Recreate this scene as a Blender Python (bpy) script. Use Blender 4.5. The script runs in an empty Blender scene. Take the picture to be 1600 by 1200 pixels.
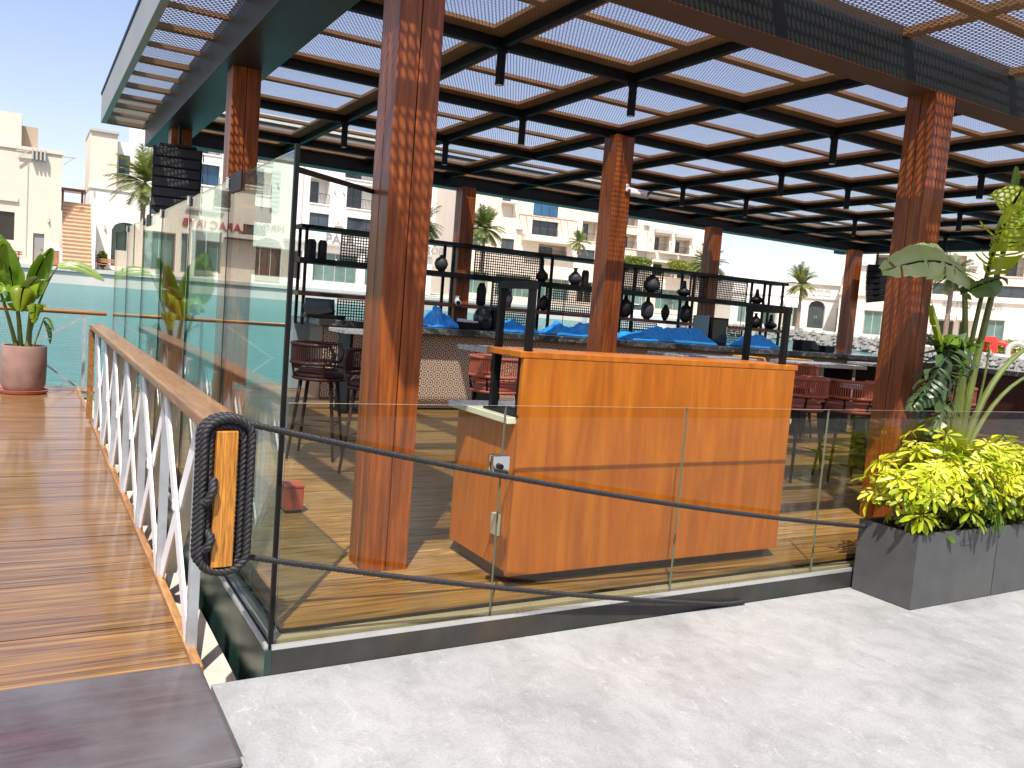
import bpy, bmesh, math, random
from mathutils import Vector, Matrix, noise
random.seed(7)
R = math.radians
SC = bpy.context.scene
COL = SC.collection

# ------------------------------------------------------------------ camera
YAW, PITCH, ROLL = 30.5185, -4.9776, 4.5236
CAM = Vector((-0.9215, -3.3988, 1.6))
def cam_axes(a, b, c):
    a, b, c = R(a), R(b), R(c)
    f = Vector((math.sin(a)*math.cos(b), math.cos(a)*math.cos(b), math.sin(b)))
    r = Vector((math.cos(a), -math.sin(a), 0)); u = r.cross(f)
    return r*math.cos(c)+u*math.sin(c), -r*math.sin(c)+u*math.cos(c), f
cr, cu, cf = cam_axes(YAW, PITCH, ROLL)
cam = bpy.data.cameras.new('camera'); cam_o = bpy.data.objects.new('camera', cam); COL.objects.link(cam_o)
cam_o.matrix_world = Matrix(((cr.x, cu.x, -cf.x, CAM.x), (cr.y, cu.y, -cf.y, CAM.y), (cr.z, cu.z, -cf.z, CAM.z), (0, 0, 0, 1)))
cam.sensor_width = 36; cam.lens = 36*1297.2/1600; cam.clip_start = 0.05; cam.clip_end = 3000
SC.camera = cam_o

# ------------------------------------------------------------------ sky, sun, exposure
TO_SUN = Vector((-0.33, -0.48, 1.0)).normalized()
EL = math.asin(TO_SUN.z); AZ = math.atan2(TO_SUN.x, TO_SUN.y)
w = bpy.data.worlds.new('World'); SC.world = w; w.use_nodes = True
nt = w.node_tree; nt.nodes.clear()
sky = nt.nodes.new('ShaderNodeTexSky'); sky.sky_type = 'NISHITA'; sky.sun_disc = False
sky.sun_elevation = EL; sky.sun_rotation = AZ; sky.air_density = 1.0; sky.dust_density = 1.8; sky.ozone_density = 1.5
bg = nt.nodes.new('ShaderNodeBackground'); bg.inputs['Strength'].default_value = 0.145
out = nt.nodes.new('ShaderNodeOutputWorld'); tint = nt.nodes.new('ShaderNodeMix'); tint.data_type = 'RGBA'; tint.blend_type = 'MULTIPLY'; tint.inputs[0].default_value = 1; tint.inputs[7].default_value = (1.19, 1.01, 1.0, 1)
nt.links.new(sky.outputs[0], tint.inputs[6]); nt.links.new(tint.outputs[2], bg.inputs[0]); nt.links.new(bg.outputs[0], out.inputs[0])
sun = bpy.data.lights.new('sun', 'SUN'); sun.energy = 4.6; sun.angle = R(0.53); sun.color = (1.0, 0.95, 0.87)
sun_o = bpy.data.objects.new('sun', sun); COL.objects.link(sun_o)
sun_o.rotation_euler = (-TO_SUN).to_track_quat('-Z', 'Y').to_euler(); sun_o.location = (0, 0, 30)
SC.view_settings.view_transform = 'Standard'; SC.view_settings.look = 'None'
SC.view_settings.exposure = 0.66; SC.view_settings.gamma = 1
SC.cycles.use_denoising = True
SC.cycles.max_bounces = 10; SC.cycles.transparent_max_bounces = 48; SC.cycles.glossy_bounces = 5; SC.cycles.diffuse_bounces = 4
SC.cycles.caustics_reflective = False; SC.cycles.caustics_refractive = False
SC.cycles.sample_clamp_indirect = 6

# ------------------------------------------------------------------ helpers
class MB:
    def __init__(s): s.v = []; s.f = []; s.mi = []
    def add(s, vs, fs, mi=0):
        n = len(s.v); s.v += [tuple(p) for p in vs]; s.f += [tuple(n+i for i in f) for f in fs]; s.mi += [mi]*len(fs); return s
    def box(s, x0, y0, z0, x1, y1, z1, mi=0):
        return s.add([(x0,y0,z0),(x1,y0,z0),(x1,y1,z0),(x0,y1,z0),(x0,y0,z1),(x1,y0,z1),(x1,y1,z1),(x0,y1,z1)],
            [(0,3,2,1),(4,5,6,7),(0,1,5,4),(1,2,6,5),(2,3,7,6),(3,0,4,7)], mi)
    def bar(s, p0, p1, w, h, up=(0,0,1), mi=0):
        p0 = Vector(p0); p1 = Vector(p1); d = (p1-p0).normalized(); up = Vector(up)
        a = d.cross(up)
        if a.length < 1e-4: a = d.cross(Vector((0,1,0)))
        a.normalize(); b = a.cross(d).normalized(); a *= w/2; b *= h/2
        vs = [p0-a-b, p0+a-b, p0+a+b, p0-a+b, p1-a-b, p1+a-b, p1+a+b, p1-a+b]
        return s.add(vs, [(0,1,2,3),(7,6,5,4),(0,4,5,1),(1,5,6,2),(2,6,7,3),(3,7,4,0)], mi)
    def cyl(s, p0, p1, r0, r1=None, n=12, mi=0):
        return s.tube([p0, p1], [r0, r0 if r1 is None else r1], n, mi=mi)
    def tube(s, path, r, n=8, closed=False, mi=0, caps=True):
        P = [Vector(p) for p in path]; m = len(P)
        rs = r if isinstance(r, (list, tuple)) else [r]*m
        vs = []; prev = None
        for i in range(m):
            t = (P[(i+1) % m]-P[i-1]) if closed else (P[min(i+1,m-1)]-P[max(i-1,0)])
            t.normalize()
            if prev is None:
                a = t.cross(Vector((0,0,1)))
                if a.length < 1e-3: a = t.cross(Vector((0,1,0)))
            else:
                a = prev - t*prev.dot(t)
            a.normalize(); prev = a; b = t.cross(a)
            for k in range(n):
                q = 2*math.pi*k/n; vs.append(P[i]+(a*math.cos(q)+b*math.sin(q))*rs[i])
        fs = []
        for i in range(m if closed else m-1):
            j = (i+1) % m
            for k in range(n):
                l = (k+1) % n; fs.append((i*n+k, i*n+l, j*n+l, j*n+k))
        if caps and not closed:
            fs.append(tuple(range(n-1,-1,-1))); fs.append(tuple((m-1)*n+k for k in range(n)))
        return s.add(vs, fs, mi)
    def lathe(s, prof, n=20, c=(0,0,0), mi=0, sx=1, sy=1):
        vs = []; m = len(prof)
        for r, z in prof:
            for k in range(n):
                q = 2*math.pi*k/n; vs.append((c[0]+r*sx*math.cos(q), c[1]+r*sy*math.sin(q), c[2]+z))
        fs = [(i*n+k, i*n+(k+1)%n, (i+1)*n+(k+1)%n, (i+1)*n+k) for i in range(m-1) for k in range(n)]
        fs.append(tuple(range(n-1,-1,-1))); fs.append(tuple((m-1)*n+k for k in range(n)))
        return s.add(vs, fs, mi)
    def prism(s, poly, z0, z1, mi=0):
        n = len(poly); vs = [(x,y,z0) for x,y in poly]+[(x,y,z1) for x,y in poly]
        fs = [tuple(range(n-1,-1,-1)), tuple(range(n,2*n))]+[(i,(i+1)%n,n+(i+1)%n,n+i) for i in range(n)]
        return s.add(vs, fs, mi)
    def mesh(s, name, mats, smooth=False):
        me = bpy.data.meshes.new(name); me.from_pydata(s.v, [], s.f)
        for m in (mats if isinstance(mats, (list,tuple)) else [mats]): me.materials.append(m)
        for i, p in enumerate(me.polygons): p.material_index = s.mi[i]; p.use_smooth = smooth
        me.update(); return me
    def build(s, name, mats, parent=None, loc=(0,0,0), smooth=False, bevel=0, rot=None, angle=40):
        o = bpy.data.objects.new(name, s.mesh(name, mats, smooth)); COL.objects.link(o); o.location = loc
        if rot is not None: o.rotation_euler = rot
        if parent: o.parent = parent
        if smooth:
            for e in o.data.edges: pass
            try: o.data.set_sharp_from_angle(angle=R(angle))
            except Exception: pass
        if bevel:
            b = o.modifiers.new('bevel', 'BEVEL'); b.width = bevel; b.segments = 2; b.limit_method = 'ANGLE'
        return o
def place(name, me, parent=None, loc=(0,0,0), rot=None, scale=None):
    o = bpy.data.objects.new(name, me); COL.objects.link(o); o.location = loc
    if rot is not None: o.rotation_euler = rot
    if scale is not None: o.scale = scale if isinstance(scale, (tuple, list, Vector)) else (scale,)*3
    if parent: o.parent = parent
    return o
def tag(o, label, cat, group=None, kind=None):
    if label: o['label'] = label
    if cat: o['category'] = cat
    if group: o['group'] = group
    if kind: o['kind'] = kind
    return o
def thing(name, loc, label, cat, group=None, rz=0):
    o = bpy.data.objects.new(name, None); COL.objects.link(o); o.location = loc; o.rotation_euler = (0,0,rz)
    o.empty_display_size = 0.2
    return tag(o, label, cat, group)
def struct(o): o['kind'] = 'structure'; return o
def copy_tree(o, parent=None):
    c = o.copy(); COL.objects.link(c); c.parent = parent
    for ch in o.children: copy_tree(ch, c)
    return c

# ------------------------------------------------------------------ materials
def newmat(name):
    m = bpy.data.materials.new(name); m.use_nodes = True; t = m.node_tree; t.nodes.clear()
    return m, t, t.nodes, t.links
def N(t, typ, **kw):
    n = t.nodes.new(typ)
    for k, v in kw.items():
        if k in n.inputs: n.inputs[k].default_value = v
        else: setattr(n, k, v)
    return n
def ramp(t, stops, interp='LINEAR'):
    r = t.nodes.new('ShaderNodeValToRGB'); e = r.color_ramp.elements; r.color_ramp.interpolation = interp
    while len(e) < len(stops): e.new(0.5)
    for i, (p, c) in enumerate(stops): e[i].position = p; e[i].color = (*c, 1)
    return r
def math_n(t, op, a, b=None, clamp=False):
    n = t.nodes.new('ShaderNodeMath'); n.operation = op; n.use_clamp = clamp
    for i, x in enumerate((a, b)):
        if x is None: continue
        if isinstance(x, (int, float)): n.inputs[i].default_value = x
        else: t.links.new(x, n.inputs[i])
    return n.outputs[0]
def coords(t, scale=(1,1,1), rnd=0.0, world=False):
    tc = t.nodes.new('ShaderNodeTexCoord'); src = tc.outputs['Object']
    if world:
        g = t.nodes.new('ShaderNodeNewGeometry'); src = g.outputs['Position']
    if rnd:
        oi = t.nodes.new('ShaderNodeObjectInfo')
        sc = N(t, 'ShaderNodeVectorMath', operation='SCALE'); sc.inputs[0].default_value = (37.3*rnd, 19.7*rnd, 53.1*rnd)
        t.links.new(oi.outputs['Random'], sc.inputs['Scale'])
        ad = N(t, 'ShaderNodeVectorMath', operation='ADD'); t.links.new(src, ad.inputs[0]); t.links.new(sc.outputs[0], ad.inputs[1]); src = ad.outputs[0]
    mp = t.nodes.new('ShaderNodeMapping'); mp.inputs['Scale'].default_value = scale; t.links.new(src, mp.inputs['Vector'])
    return mp.outputs[0]
def finish(t, bsdf):
    o = t.nodes.new('ShaderNodeOutputMaterial'); t.links.new(bsdf, o.inputs['Surface'])
def mixc(t, fac, a, b, blend='MIX'):
    n = t.nodes.new('ShaderNodeMix'); n.data_type = 'RGBA'; n.blend_type = blend
    for sock, x in ((n.inputs[0], fac), (n.inputs[6], a), (n.inputs[7], b)):
        if isinstance(x, (int, float)): sock.default_value = x
        elif isinstance(x, tuple): sock.default_value = (*x, 1)
        else: t.links.new(x, sock)
    return n.outputs[2]
def plain(name, col, rough=0.5, metal=0.0, var=0.12, scale=6.0, coat=0.0, bump=0.0, spec=0.5, dirt=None):
    m, t, n, l = newmat(name)
    p = N(t, 'ShaderNodeBsdfPrincipled', Roughness=rough, Metallic=metal); p.inputs['Coat Weight'].default_value = coat
    p.inputs['Coat Roughness'].default_value = 0.08; p.inputs['Specular IOR Level'].default_value = spec
    v = coords(t, (1,1,1))
    no = N(t, 'ShaderNodeTexNoise', Scale=scale, Detail=6.0, Roughness=0.6); l.new(v, no.inputs['Vector'])
    lo = tuple(max(0, c*(1-var)) for c in col); hi = tuple(min(1, c*(1+var)) for c in col)
    rp = ramp(t, [(0.3, lo), (0.7, hi)]); l.new(no.outputs[0], rp.inputs[0])
    c = rp.outputs[0]
    if dirt:
        n2 = N(t, 'ShaderNodeTexNoise', Scale=scale*0.35, Detail=8.0, Roughness=0.7); l.new(v, n2.inputs['Vector'])
        r2 = ramp(t, [(0.5, (0,0,0)), (0.72, (1,1,1))]); l.new(n2.outputs[0], r2.inputs[0])
        c = mixc(t, r2.outputs[0], c, dirt)
    l.new(c, p.inputs['Base Color'])
    rr = math_n(t, 'ADD', math_n(t, 'MULTIPLY', no.outputs[0], 0.25), rough-0.12, True); l.new(rr, p.inputs['Roughness'])
    if bump:
        b = N(t, 'ShaderNodeBump', Strength=bump, Distance=0.01); l.new(no.outputs[0], b.inputs['Height']); l.new(b.outputs[0], p.inputs['Normal'])
    finish(t, p.outputs[0]); return m
def wood(name, cols, grain=(1.3, 22, 22), rough=0.35, coat=0.0, fine=0.35, bump=0.15, rnd=1.0, dist=0.8, objvar=0.25, wear_sheen=None, wrange=(0.48, 0.75)):
    m, t, n, l = newmat(name)
    p = N(t, 'ShaderNodeBsdfPrincipled', Roughness=rough); p.inputs['Coat Weight'].default_value = coat; p.inputs['Coat Roughness'].default_value = 0.12
    v = coords(t, grain, rnd)
    a = N(t, 'ShaderNodeTexNoise', Scale=1.0, Detail=5.0, Roughness=0.6, Distortion=dist); l.new(v, a.inputs['Vector'])
    r1 = ramp(t, cols); l.new(a.outputs[0], r1.inputs[0])
    v2 = coords(t, tuple(g*s for g, s in zip(grain, (3.0, 5.0, 5.0))), rnd)
    f = N(t, 'ShaderNodeTexNoise', Scale=1.0, Detail=3.0, Roughness=0.5); l.new(v2, f.inputs['Vector'])
    r2 = ramp(t, [(0.35, (1-fine,)*3), (0.62, (1.0,)*3)]); l.new(f.outputs[0], r2.inputs[0])
    c = mixc(t, 1.0, r1.outputs[0], r2.outputs[0], 'MULTIPLY')
    oi = t.nodes.new('ShaderNodeObjectInfo')
    br = ramp(t, [(0, (1-objvar,)*3), (1, (1+objvar*0.4,)*3)]); l.new(oi.outputs['Random'], br.inputs[0])
    c = mixc(t, 1.0, c, br.outputs[0], 'MULTIPLY')
    if wear_sheen:
        vw = coords(t, (1.1, 1.1, 1.1), 0, True)
        q = N(t, 'ShaderNodeTexNoise', Scale=wear_sheen[1], Detail=7.0, Roughness=0.65); l.new(vw, q.inputs['Vector'])
        rw = ramp(t, [(wrange[0], (0,0,0)), (wrange[1], (wear_sheen[2],)*3)]); l.new(q.outputs[0], rw.inputs[0])
        c = mixc(t, rw.outputs[0], c, wear_sheen[0])
        rr = math_n(t, 'ADD', math_n(t, 'MULTIPLY', q.outputs[0], 0.5), rough-0.22, True); l.new(rr, p.inputs['Roughness'])
    l.new(c, p.inputs['Base Color'])
    b = N(t, 'ShaderNodeBump', Strength=bump, Distance=0.004); l.new(f.outputs[0], b.inputs['Height']); l.new(b.outputs[0], p.inputs['Normal'])
    finish(t, p.outputs[0]); return m
def glass(name, tint, refl=1.0, rough=0.0):
    m, t, n, l = newmat(name)
    lw = N(t, 'ShaderNodeLayerWeight', Blend=0.5)
    f5 = math_n(t, 'POWER', lw.outputs['Facing'], 4.2)
    fac = math_n(t, 'ADD', math_n(t, 'MULTIPLY', f5, 0.92*refl), 0.045*refl, True)
    tr = N(t, 'ShaderNodeBsdfTransparent'); tr.inputs[0].default_value = (*tint, 1)
    gl = N(t, 'ShaderNodeBsdfGlossy', Roughness=rough); gl.inputs['Color'].default_value = (1,1,1,1)
    mx = t.nodes.new('ShaderNodeMixShader'); l.new(fac, mx.inputs[0]); l.new(tr.outputs[0], mx.inputs[1]); l.new(gl.outputs[0], mx.inputs[2])
    finish(t, mx.outputs[0]); return m
def perforated(name, col, pitch, rad, axes='XY', square=False, rough=0.6, metal=0.0):
    m, t, n, l = newmat(name)
    g = t.nodes.new('ShaderNodeNewGeometry'); sp = t.nodes.new('ShaderNodeSeparateXYZ'); l.new(g.outputs['Position'], sp.inputs[0])
    A = sp.outputs[axes[0]]; B = sp.outputs[axes[1]]
    def cell(off):
        sy = pitch if square else pitch*math.sqrt(3)
        fa = math_n(t, 'MULTIPLY', math_n(t, 'SUBTRACT', math_n(t, 'FRACT', math_n(t, 'ADD', math_n(t, 'DIVIDE', A, pitch), off)), 0.5), pitch)
        fb = math_n(t, 'MULTIPLY', math_n(t, 'SUBTRACT', math_n(t, 'FRACT', math_n(t, 'ADD', math_n(t, 'DIVIDE', B, sy), off)), 0.5), sy)
        if square: return math_n(t, 'MAXIMUM', math_n(t, 'ABSOLUTE', fa), math_n(t, 'ABSOLUTE', fb))
        return math_n(t, 'SQRT', math_n(t, 'ADD', math_n(t, 'MULTIPLY', fa, fa), math_n(t, 'MULTIPLY', fb, fb)))
    d = cell(0.25)
    if not square: d = math_n(t, 'MINIMUM', d, cell(0.75))
    hole = math_n(t, 'LESS_THAN', d, rad)
    p = N(t, 'ShaderNodeBsdfPrincipled', Roughness=rough, Metallic=metal)
    no = N(t, 'ShaderNodeTexNoise', Scale=5.0, Detail=6.0); l.new(g.outputs['Position'], no.inputs['Vector'])
    rp = ramp(t, [(0.3, tuple(c*0.75 for c in col)), (0.7, tuple(c*1.25 for c in col))]); l.new(no.outputs[0], rp.inputs[0]); l.new(rp.outputs[0], p.inputs['Base Color'])
    tr = t.nodes.new('ShaderNodeBsdfTransparent')
    mx = t.nodes.new('ShaderNodeMixShader'); l.new(hole, mx.inputs[0]); l.new(p.outputs[0], mx.inputs[1]); l.new(tr.outputs[0], mx.inputs[2])
    finish(t, mx.outputs[0]); return m
def leafmat(name, stops, trans=0.35, rough=0.4, scale=9.0, tcol=None):
    m, t, n, l = newmat(name)
    v = coords(t, (1,1,1), 1.0)
    no = N(t, 'ShaderNodeTexNoise', Scale=scale, Detail=4.0); l.new(v, no.inputs['Vector'])
    oi = t.nodes.new('ShaderNodeObjectInfo')
    k = math_n(t, 'ADD', math_n(t, 'MULTIPLY', no.outputs[0], 0.55), math_n(t, 'MULTIPLY', oi.outputs['Random'], 0.45))
    rp = ramp(t, stops); l.new(k, rp.inputs[0])
    p = N(t, 'ShaderNodeBsdfPrincipled', Roughness=rough); l.new(rp.outputs[0], p.inputs['Base Color'])
    tr = t.nodes.new('ShaderNodeBsdfTranslucent'); l.new(mixc(t, 1.0, rp.outputs[0], tcol or (1.2,1.15,0.5), 'MULTIPLY'), tr.inputs[0])
    mx = N(t, 'ShaderNodeMixShader'); mx.inputs[0].default_value = trans; l.new(p.outputs[0], mx.inputs[1]); l.new(tr.outputs[0], mx.inputs[2])
    finish(t, mx.outputs[0]); return m
M = {}
M['deck'] = wood('deck_wood', [(0.28, (0.045,0.019,0.011)), (0.43, (0.155,0.072,0.024)), (0.57, (0.31,0.158,0.035)), (0.78, (0.47,0.27,0.060))], (0.8, 27, 27), 0.38, 0.55, 0.38, 0.2, 1.0, 1.6, 0.14, ((0.18,0.108,0.075), 0.9, 0.55))
M['deck_in'] = wood('pavilion_deck_wood', [(0.28, (0.060,0.032,0.018)), (0.43, (0.19,0.105,0.042)), (0.57, (0.36,0.215,0.065)), (0.78, (0.52,0.35,0.115))], (0.8, 27, 27), 0.42, 0.3, 0.38, 0.2, 1.0, 1.6, 0.14, ((0.27,0.185,0.125), 0.9, 0.55))
M['deck_edge'] = wood('deck_edge_wood', [(0.3, (0.22,0.09,0.03)), (0.7, (0.50,0.26,0.09))], (18, 1.5, 18), 0.4, 0.2)
M['rail'] = wood('handrail_wood', [(0.3, (0.22,0.10,0.032)), (0.55, (0.35,0.175,0.055)), (0.8, (0.45,0.25,0.09))], (22, 1.2, 22), 0.4, 0.15)
M['rail_x'] = wood('handrail_wood_cross', [(0.3, (0.26,0.10,0.02)), (0.7, (0.50,0.22,0.05))], (1.2, 22, 22), 0.35, 0.2)
M['post'] = wood('post_wood', [(0.25, (0.12,0.023,0.005)), (0.5, (0.35,0.082,0.013)), (0.75, (0.50,0.145,0.022))], (17, 17, 0.8), 0.42, 0.1, 0.4, 0.25, 1.0, 1.3)
M['desk'] = wood('desk_veneer', [(0.25, (0.35,0.088,0.004)), (0.5, (0.455,0.132,0.006)), (0.75, (0.54,0.18,0.012))], (6.0, 6.0, 0.5), 0.4, 0.06, 0.16, 0.06, 1.0, 2.8, 0.12)
M['cleat'] = wood('cleat_wood', [(0.3, (0.30,0.11,0.012)), (0.55, (0.52,0.21,0.025)), (0.8, (0.66,0.30,0.05))], (60, 60, 2.0), 0.45, 0.1, 0.5, 0.4)
M['threshold'] = wood('threshold_wood', [(0.3, (0.040,0.018,0.016)), (0.7, (0.11,0.062,0.058))], (1.2, 16, 16), 0.42, 0.35, 0.25, 0.1, 1.0, 0.8, 0.1, ((0.135,0.135,0.14), 0.7, 0.9), (0.36, 0.62))  # grey patches paint the sky's sheen into the board colour
M['dark_wood'] = wood('dark_wood', [(0.3, (0.03,0.010,0.006)), (0.7, (0.10,0.03,0.015))], (1.2, 18, 18), 0.4)
M['steel'] = plain('dark_steel', (0.006,0.006,0.006), 0.5, 0.0, 0.3, 3, spec=0.25)
M['beam'] = plain('beam_steel', (0.013,0.015,0.014), 0.42, 0.0, 0.15, 0.8, spec=0.4)
M['fascia'] = plain('fascia_metal', (0.30,0.29,0.26), 0.45, 0.1, 0.10, 1.0)
M['plate'] = plain('beam_plate_brown', (0.085,0.036,0.018), 0.6, 0.0, 0.25, 3)
M['brown'] = plain('brown_steel', (0.19,0.100,0.047), 0.65, 0.0, 0.25, 3)
M['perf'] = perforated('perforated_roof_sheet', (0.24,0.13,0.062), 0.044, 0.0156)
M['perf_fine'] = perforated('fine_perforated_roof_sheet', (0.30,0.17,0.085), 0.030, 0.0122)
M['mesh'] = perforated('perforated_black_panel', (0.006,0.006,0.006), 0.042, 0.0135, 'XZ', True, 0.6)
M['black'] = plain('black_powder_coat', (0.005,0.005,0.005), 0.5, 0.0, 0.3, 5, spec=0.25)
M['cabinet'] = plain('speaker_black', (0.008,0.009,0.011), 0.6, 0.0, 0.3, 8, spec=0.3)
M['white'] = plain('white_paint', (0.78,0.79,0.80), 0.35, 0.0, 0.05, 4, 0.1)
M['grey_paint'] = plain('grey_paint', (0.36,0.38,0.40), 0.4, 0.0, 0.1, 4)
M['galv'] = plain('galvanised', (0.50,0.54,0.58), 0.4, 0.5, 0.15, 8)
M['alu'] = plain('aluminium_channel', (0.62,0.63,0.62), 0.3, 0.6, 0.08, 6)
M['chrome'] = plain('chrome', (0.75,0.76,0.78), 0.15, 1.0, 0.03, 6)
M['skirt'] = plain('skirt_steel', (0.035,0.036,0.033), 0.42, 0.0, 0.35, 4, 0, 0, 0.35, (0.07,0.05,0.032))
M['skirt_green'] = plain('side_skirt_steel', (0.022,0.050,0.040), 0.3, 0.1, 0.3, 3)
M['ledge'] = plain('ledge_concrete', (0.52,0.48,0.40), 0.8, 0, 0.15, 4, 0, 0.3, 0.5, (0.25,0.22,0.18))
M['planter'] = plain('planter_fibre', (0.072,0.076,0.076), 0.5, 0.0, 0.16, 5, 0.0, 0.03, 0.4, (0.095,0.098,0.095))
M['soil'] = plain('soil', (0.035,0.022,0.014), 0.95, 0, 0.4, 30, 0, 0.8)
M['terracotta'] = plain('weathered_clay', (0.27,0.165,0.135), 0.8, 0, 0.15, 5, 0, 0.2, 0.4, (0.36,0.26,0.22))
M['saucer'] = plain('clay_saucer', (0.42,0.13,0.09), 0.6, 0, 0.1, 6)
M['redbox'] = plain('red_metal', (0.30,0.055,0.040), 0.45, 0, 0.1, 6)
M['marble_w'] = plain('pale_marble', (0.62,0.66,0.64), 0.2, 0, 0.08, 5, 0.2)
M['tarp'] = plain('blue_tarp', (0.03,0.33,0.95), 0.3, 0, 0.2, 12, 0.1, 0.3)
M['plastic_w'] = plain('white_plastic', (0.75,0.75,0.75), 0.35, 0, 0.03, 5)
M['paper'] = plain('white_paper', (0.75,0.76,0.78), 0.7, 0, 0.05, 5)
M['screen'] = plain('dark_glass', (0.012,0.02,0.024), 0.08, 0, 0.1, 4)
M['maroon'] = plain('maroon_cord', (0.050,0.011,0.010), 0.55, 0, 0.15, 20)
M['coral'] = plain('coral_cord', (0.38,0.100,0.055), 0.55, 0, 0.15, 20)
M['mustard'] = plain('mustard_cord', (0.55,0.30,0.06), 0.55, 0, 0.15, 20)
M['rope'] = plain('black_rope', (0.016,0.016,0.018), 0.6, 0, 0.4, 60)
M['edge'] = plain('glass_edge', (0.006,0.016,0.014), 0.12, 0, 0.1, 4)
M['edge_top_lit'] = plain('glass_edge_top_lit', (0.30,0.38,0.36), 0.2, 0, 0.05, 4)  # paler than the other rims: sky reflection put into the colour
M['glass'] = glass('clear_glass', (0.955,0.975,0.965), 0.6)
M['glass_low'] = glass('warm_low_glass', (0.965,0.94,0.815), 0.55)
M['edge_low'] = plain('low_glass_edge', (0.16,0.22,0.18), 0.15, 0, 0.05, 4)
M['glass_side'] = glass('tinted_glass', (0.80,0.91,0.87), 0.72)
M['vase_b'] = plain('black_ceramic', (0.006,0.006,0.007), 0.6, 0, 0.2, 8)
M['vase_g'] = plain('grey_ceramic', (0.05,0.053,0.058), 0.6, 0, 0.2, 8)
M['blue_panel'] = plain('frosted_panel', (0.30,0.37,0.37), 0.3, 0, 0.06, 2)
M['brown_panel'] = plain('brown_laminate', (0.17,0.10,0.055), 0.5, 0, 0.1, 3)
M['stucco_cream'] = plain('cream_render', (0.66,0.575,0.465), 0.85, 0, 0.05, 0.4, 0, 0.05)
M['stucco_pink'] = plain('peach_render', (0.68,0.555,0.44), 0.85, 0, 0.05, 0.4, 0, 0.05)
M['stucco_white'] = plain('white_render', (0.75,0.72,0.66), 0.85, 0, 0.04, 0.4, 0, 0.05)
M['stucco_tan'] = plain('tan_render', (0.42,0.33,0.235), 0.85, 0, 0.05, 0.4, 0, 0.05)
M['trim_grey'] = plain('grey_trim', (0.42,0.40,0.37), 0.7, 0, 0.08, 2)
M['window'] = plain('window_glass', (0.045,0.060,0.070), 0.06, 0, 0.3, 0.5)
M['window_blue'] = plain('blue_window_glass', (0.025,0.10,0.20), 0.06, 0, 0.3, 0.5)
M['shop_green'] = plain('shop_glass', (0.10,0.17,0.15), 0.06, 0, 0.3, 0.6)
M['shop_dark'] = plain('shop_glass_dark', (0.025,0.022,0.018), 0.1, 0, 0.4, 0.8)
M['frame_dark'] = plain('window_frame', (0.035,0.033,0.032), 0.5, 0, 0.1, 2)
M['door_grey'] = plain('grey_door', (0.25,0.25,0.24), 0.6, 0, 0.1, 2)
M['door_brown'] = plain('brown_door', (0.14,0.045,0.025), 0.5, 0, 0.2, 1)
M['stair_nose_shade'] = plain('stair_nosing_shade', (0.36,0.22,0.13), 0.8, 0, 0.08, 2)  # darker strip colour paints the shade lines between the steps
M['stair'] = plain('stair_stone', (0.62,0.44,0.30), 0.8, 0, 0.08, 2)
M['bench'] = plain('bench_wood', (0.38,0.17,0.09), 0.6, 0, 0.15, 6)
M['awning'] = plain('awning_cloth', (0.80,0.77,0.70), 0.8, 0, 0.03, 2)
M['letter_grey'] = plain('grey_lettering', (0.28,0.27,0.26), 0.5, 0, 0.05, 2)
M['letter_red'] = plain('red_lettering', (0.45,0.03,0.05), 0.5, 0, 0.05, 2)
M['letter_gold'] = plain('gold_lettering', (0.32,0.20,0.05), 0.5, 0, 0.05, 2)
M['letter_white'] = plain('white_lettering', (0.75,0.75,0.75), 0.5, 0, 0.05, 2)
M['play_red'] = plain('play_red', (0.75,0.03,0.02), 0.4, 0, 0.05, 2)
M['play_blue'] = plain('play_blue', (0.03,0.06,0.35), 0.4, 0, 0.05, 2)
M['play_grey'] = plain('play_grey', (0.42,0.43,0.42), 0.5, 0, 0.05, 2)
M['bark'] = plain('palm_bark', (0.22,0.16,0.11), 0.9, 0, 0.35, 6, 0, 0.6)
M['palm'] = leafmat('palm_leaf', [(0.2,(0.05,0.08,0.022)), (0.55,(0.13,0.17,0.045)), (0.85,(0.26,0.27,0.09))], 0.3, 0.5, 2.0)
M['strel'] = leafmat('strelitzia_leaf', [(0.2,(0.07,0.14,0.015)), (0.55,(0.15,0.27,0.02)), (0.85,(0.28,0.40,0.03))], 0.38, 0.32, 3.0)
M['strel_pale'] = leafmat('strelitzia_leaf_pale', [(0.2,(0.17,0.27,0.07)), (0.6,(0.29,0.39,0.12)), (0.85,(0.42,0.50,0.22))], 0.25, 0.34, 5.0)
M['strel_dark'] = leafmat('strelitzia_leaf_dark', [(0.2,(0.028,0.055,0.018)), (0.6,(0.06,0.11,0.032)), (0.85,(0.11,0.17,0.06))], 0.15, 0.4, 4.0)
M['strel_yel'] = leafmat('strelitzia_leaf_yellow', [(0.2,(0.16,0.24,0.01)), (0.55,(0.32,0.40,0.015)), (0.85,(0.50,0.52,0.03))], 0.45, 0.35, 4.0)
M['stem'] = plain('plant_stem', (0.115,0.150,0.030), 0.5, 0, 0.25, 8)
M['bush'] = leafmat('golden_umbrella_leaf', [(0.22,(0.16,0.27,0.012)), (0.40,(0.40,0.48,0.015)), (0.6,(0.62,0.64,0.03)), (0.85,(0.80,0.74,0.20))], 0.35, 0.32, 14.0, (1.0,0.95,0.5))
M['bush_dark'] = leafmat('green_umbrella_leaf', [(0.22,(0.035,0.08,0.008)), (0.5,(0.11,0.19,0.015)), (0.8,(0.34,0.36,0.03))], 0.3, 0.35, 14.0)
M['hedge'] = leafmat('hedge_leaf', [(0.2,(0.10,0.15,0.015)), (0.8,(0.32,0.36,0.04))], 0.3, 0.6, 3.0)
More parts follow.
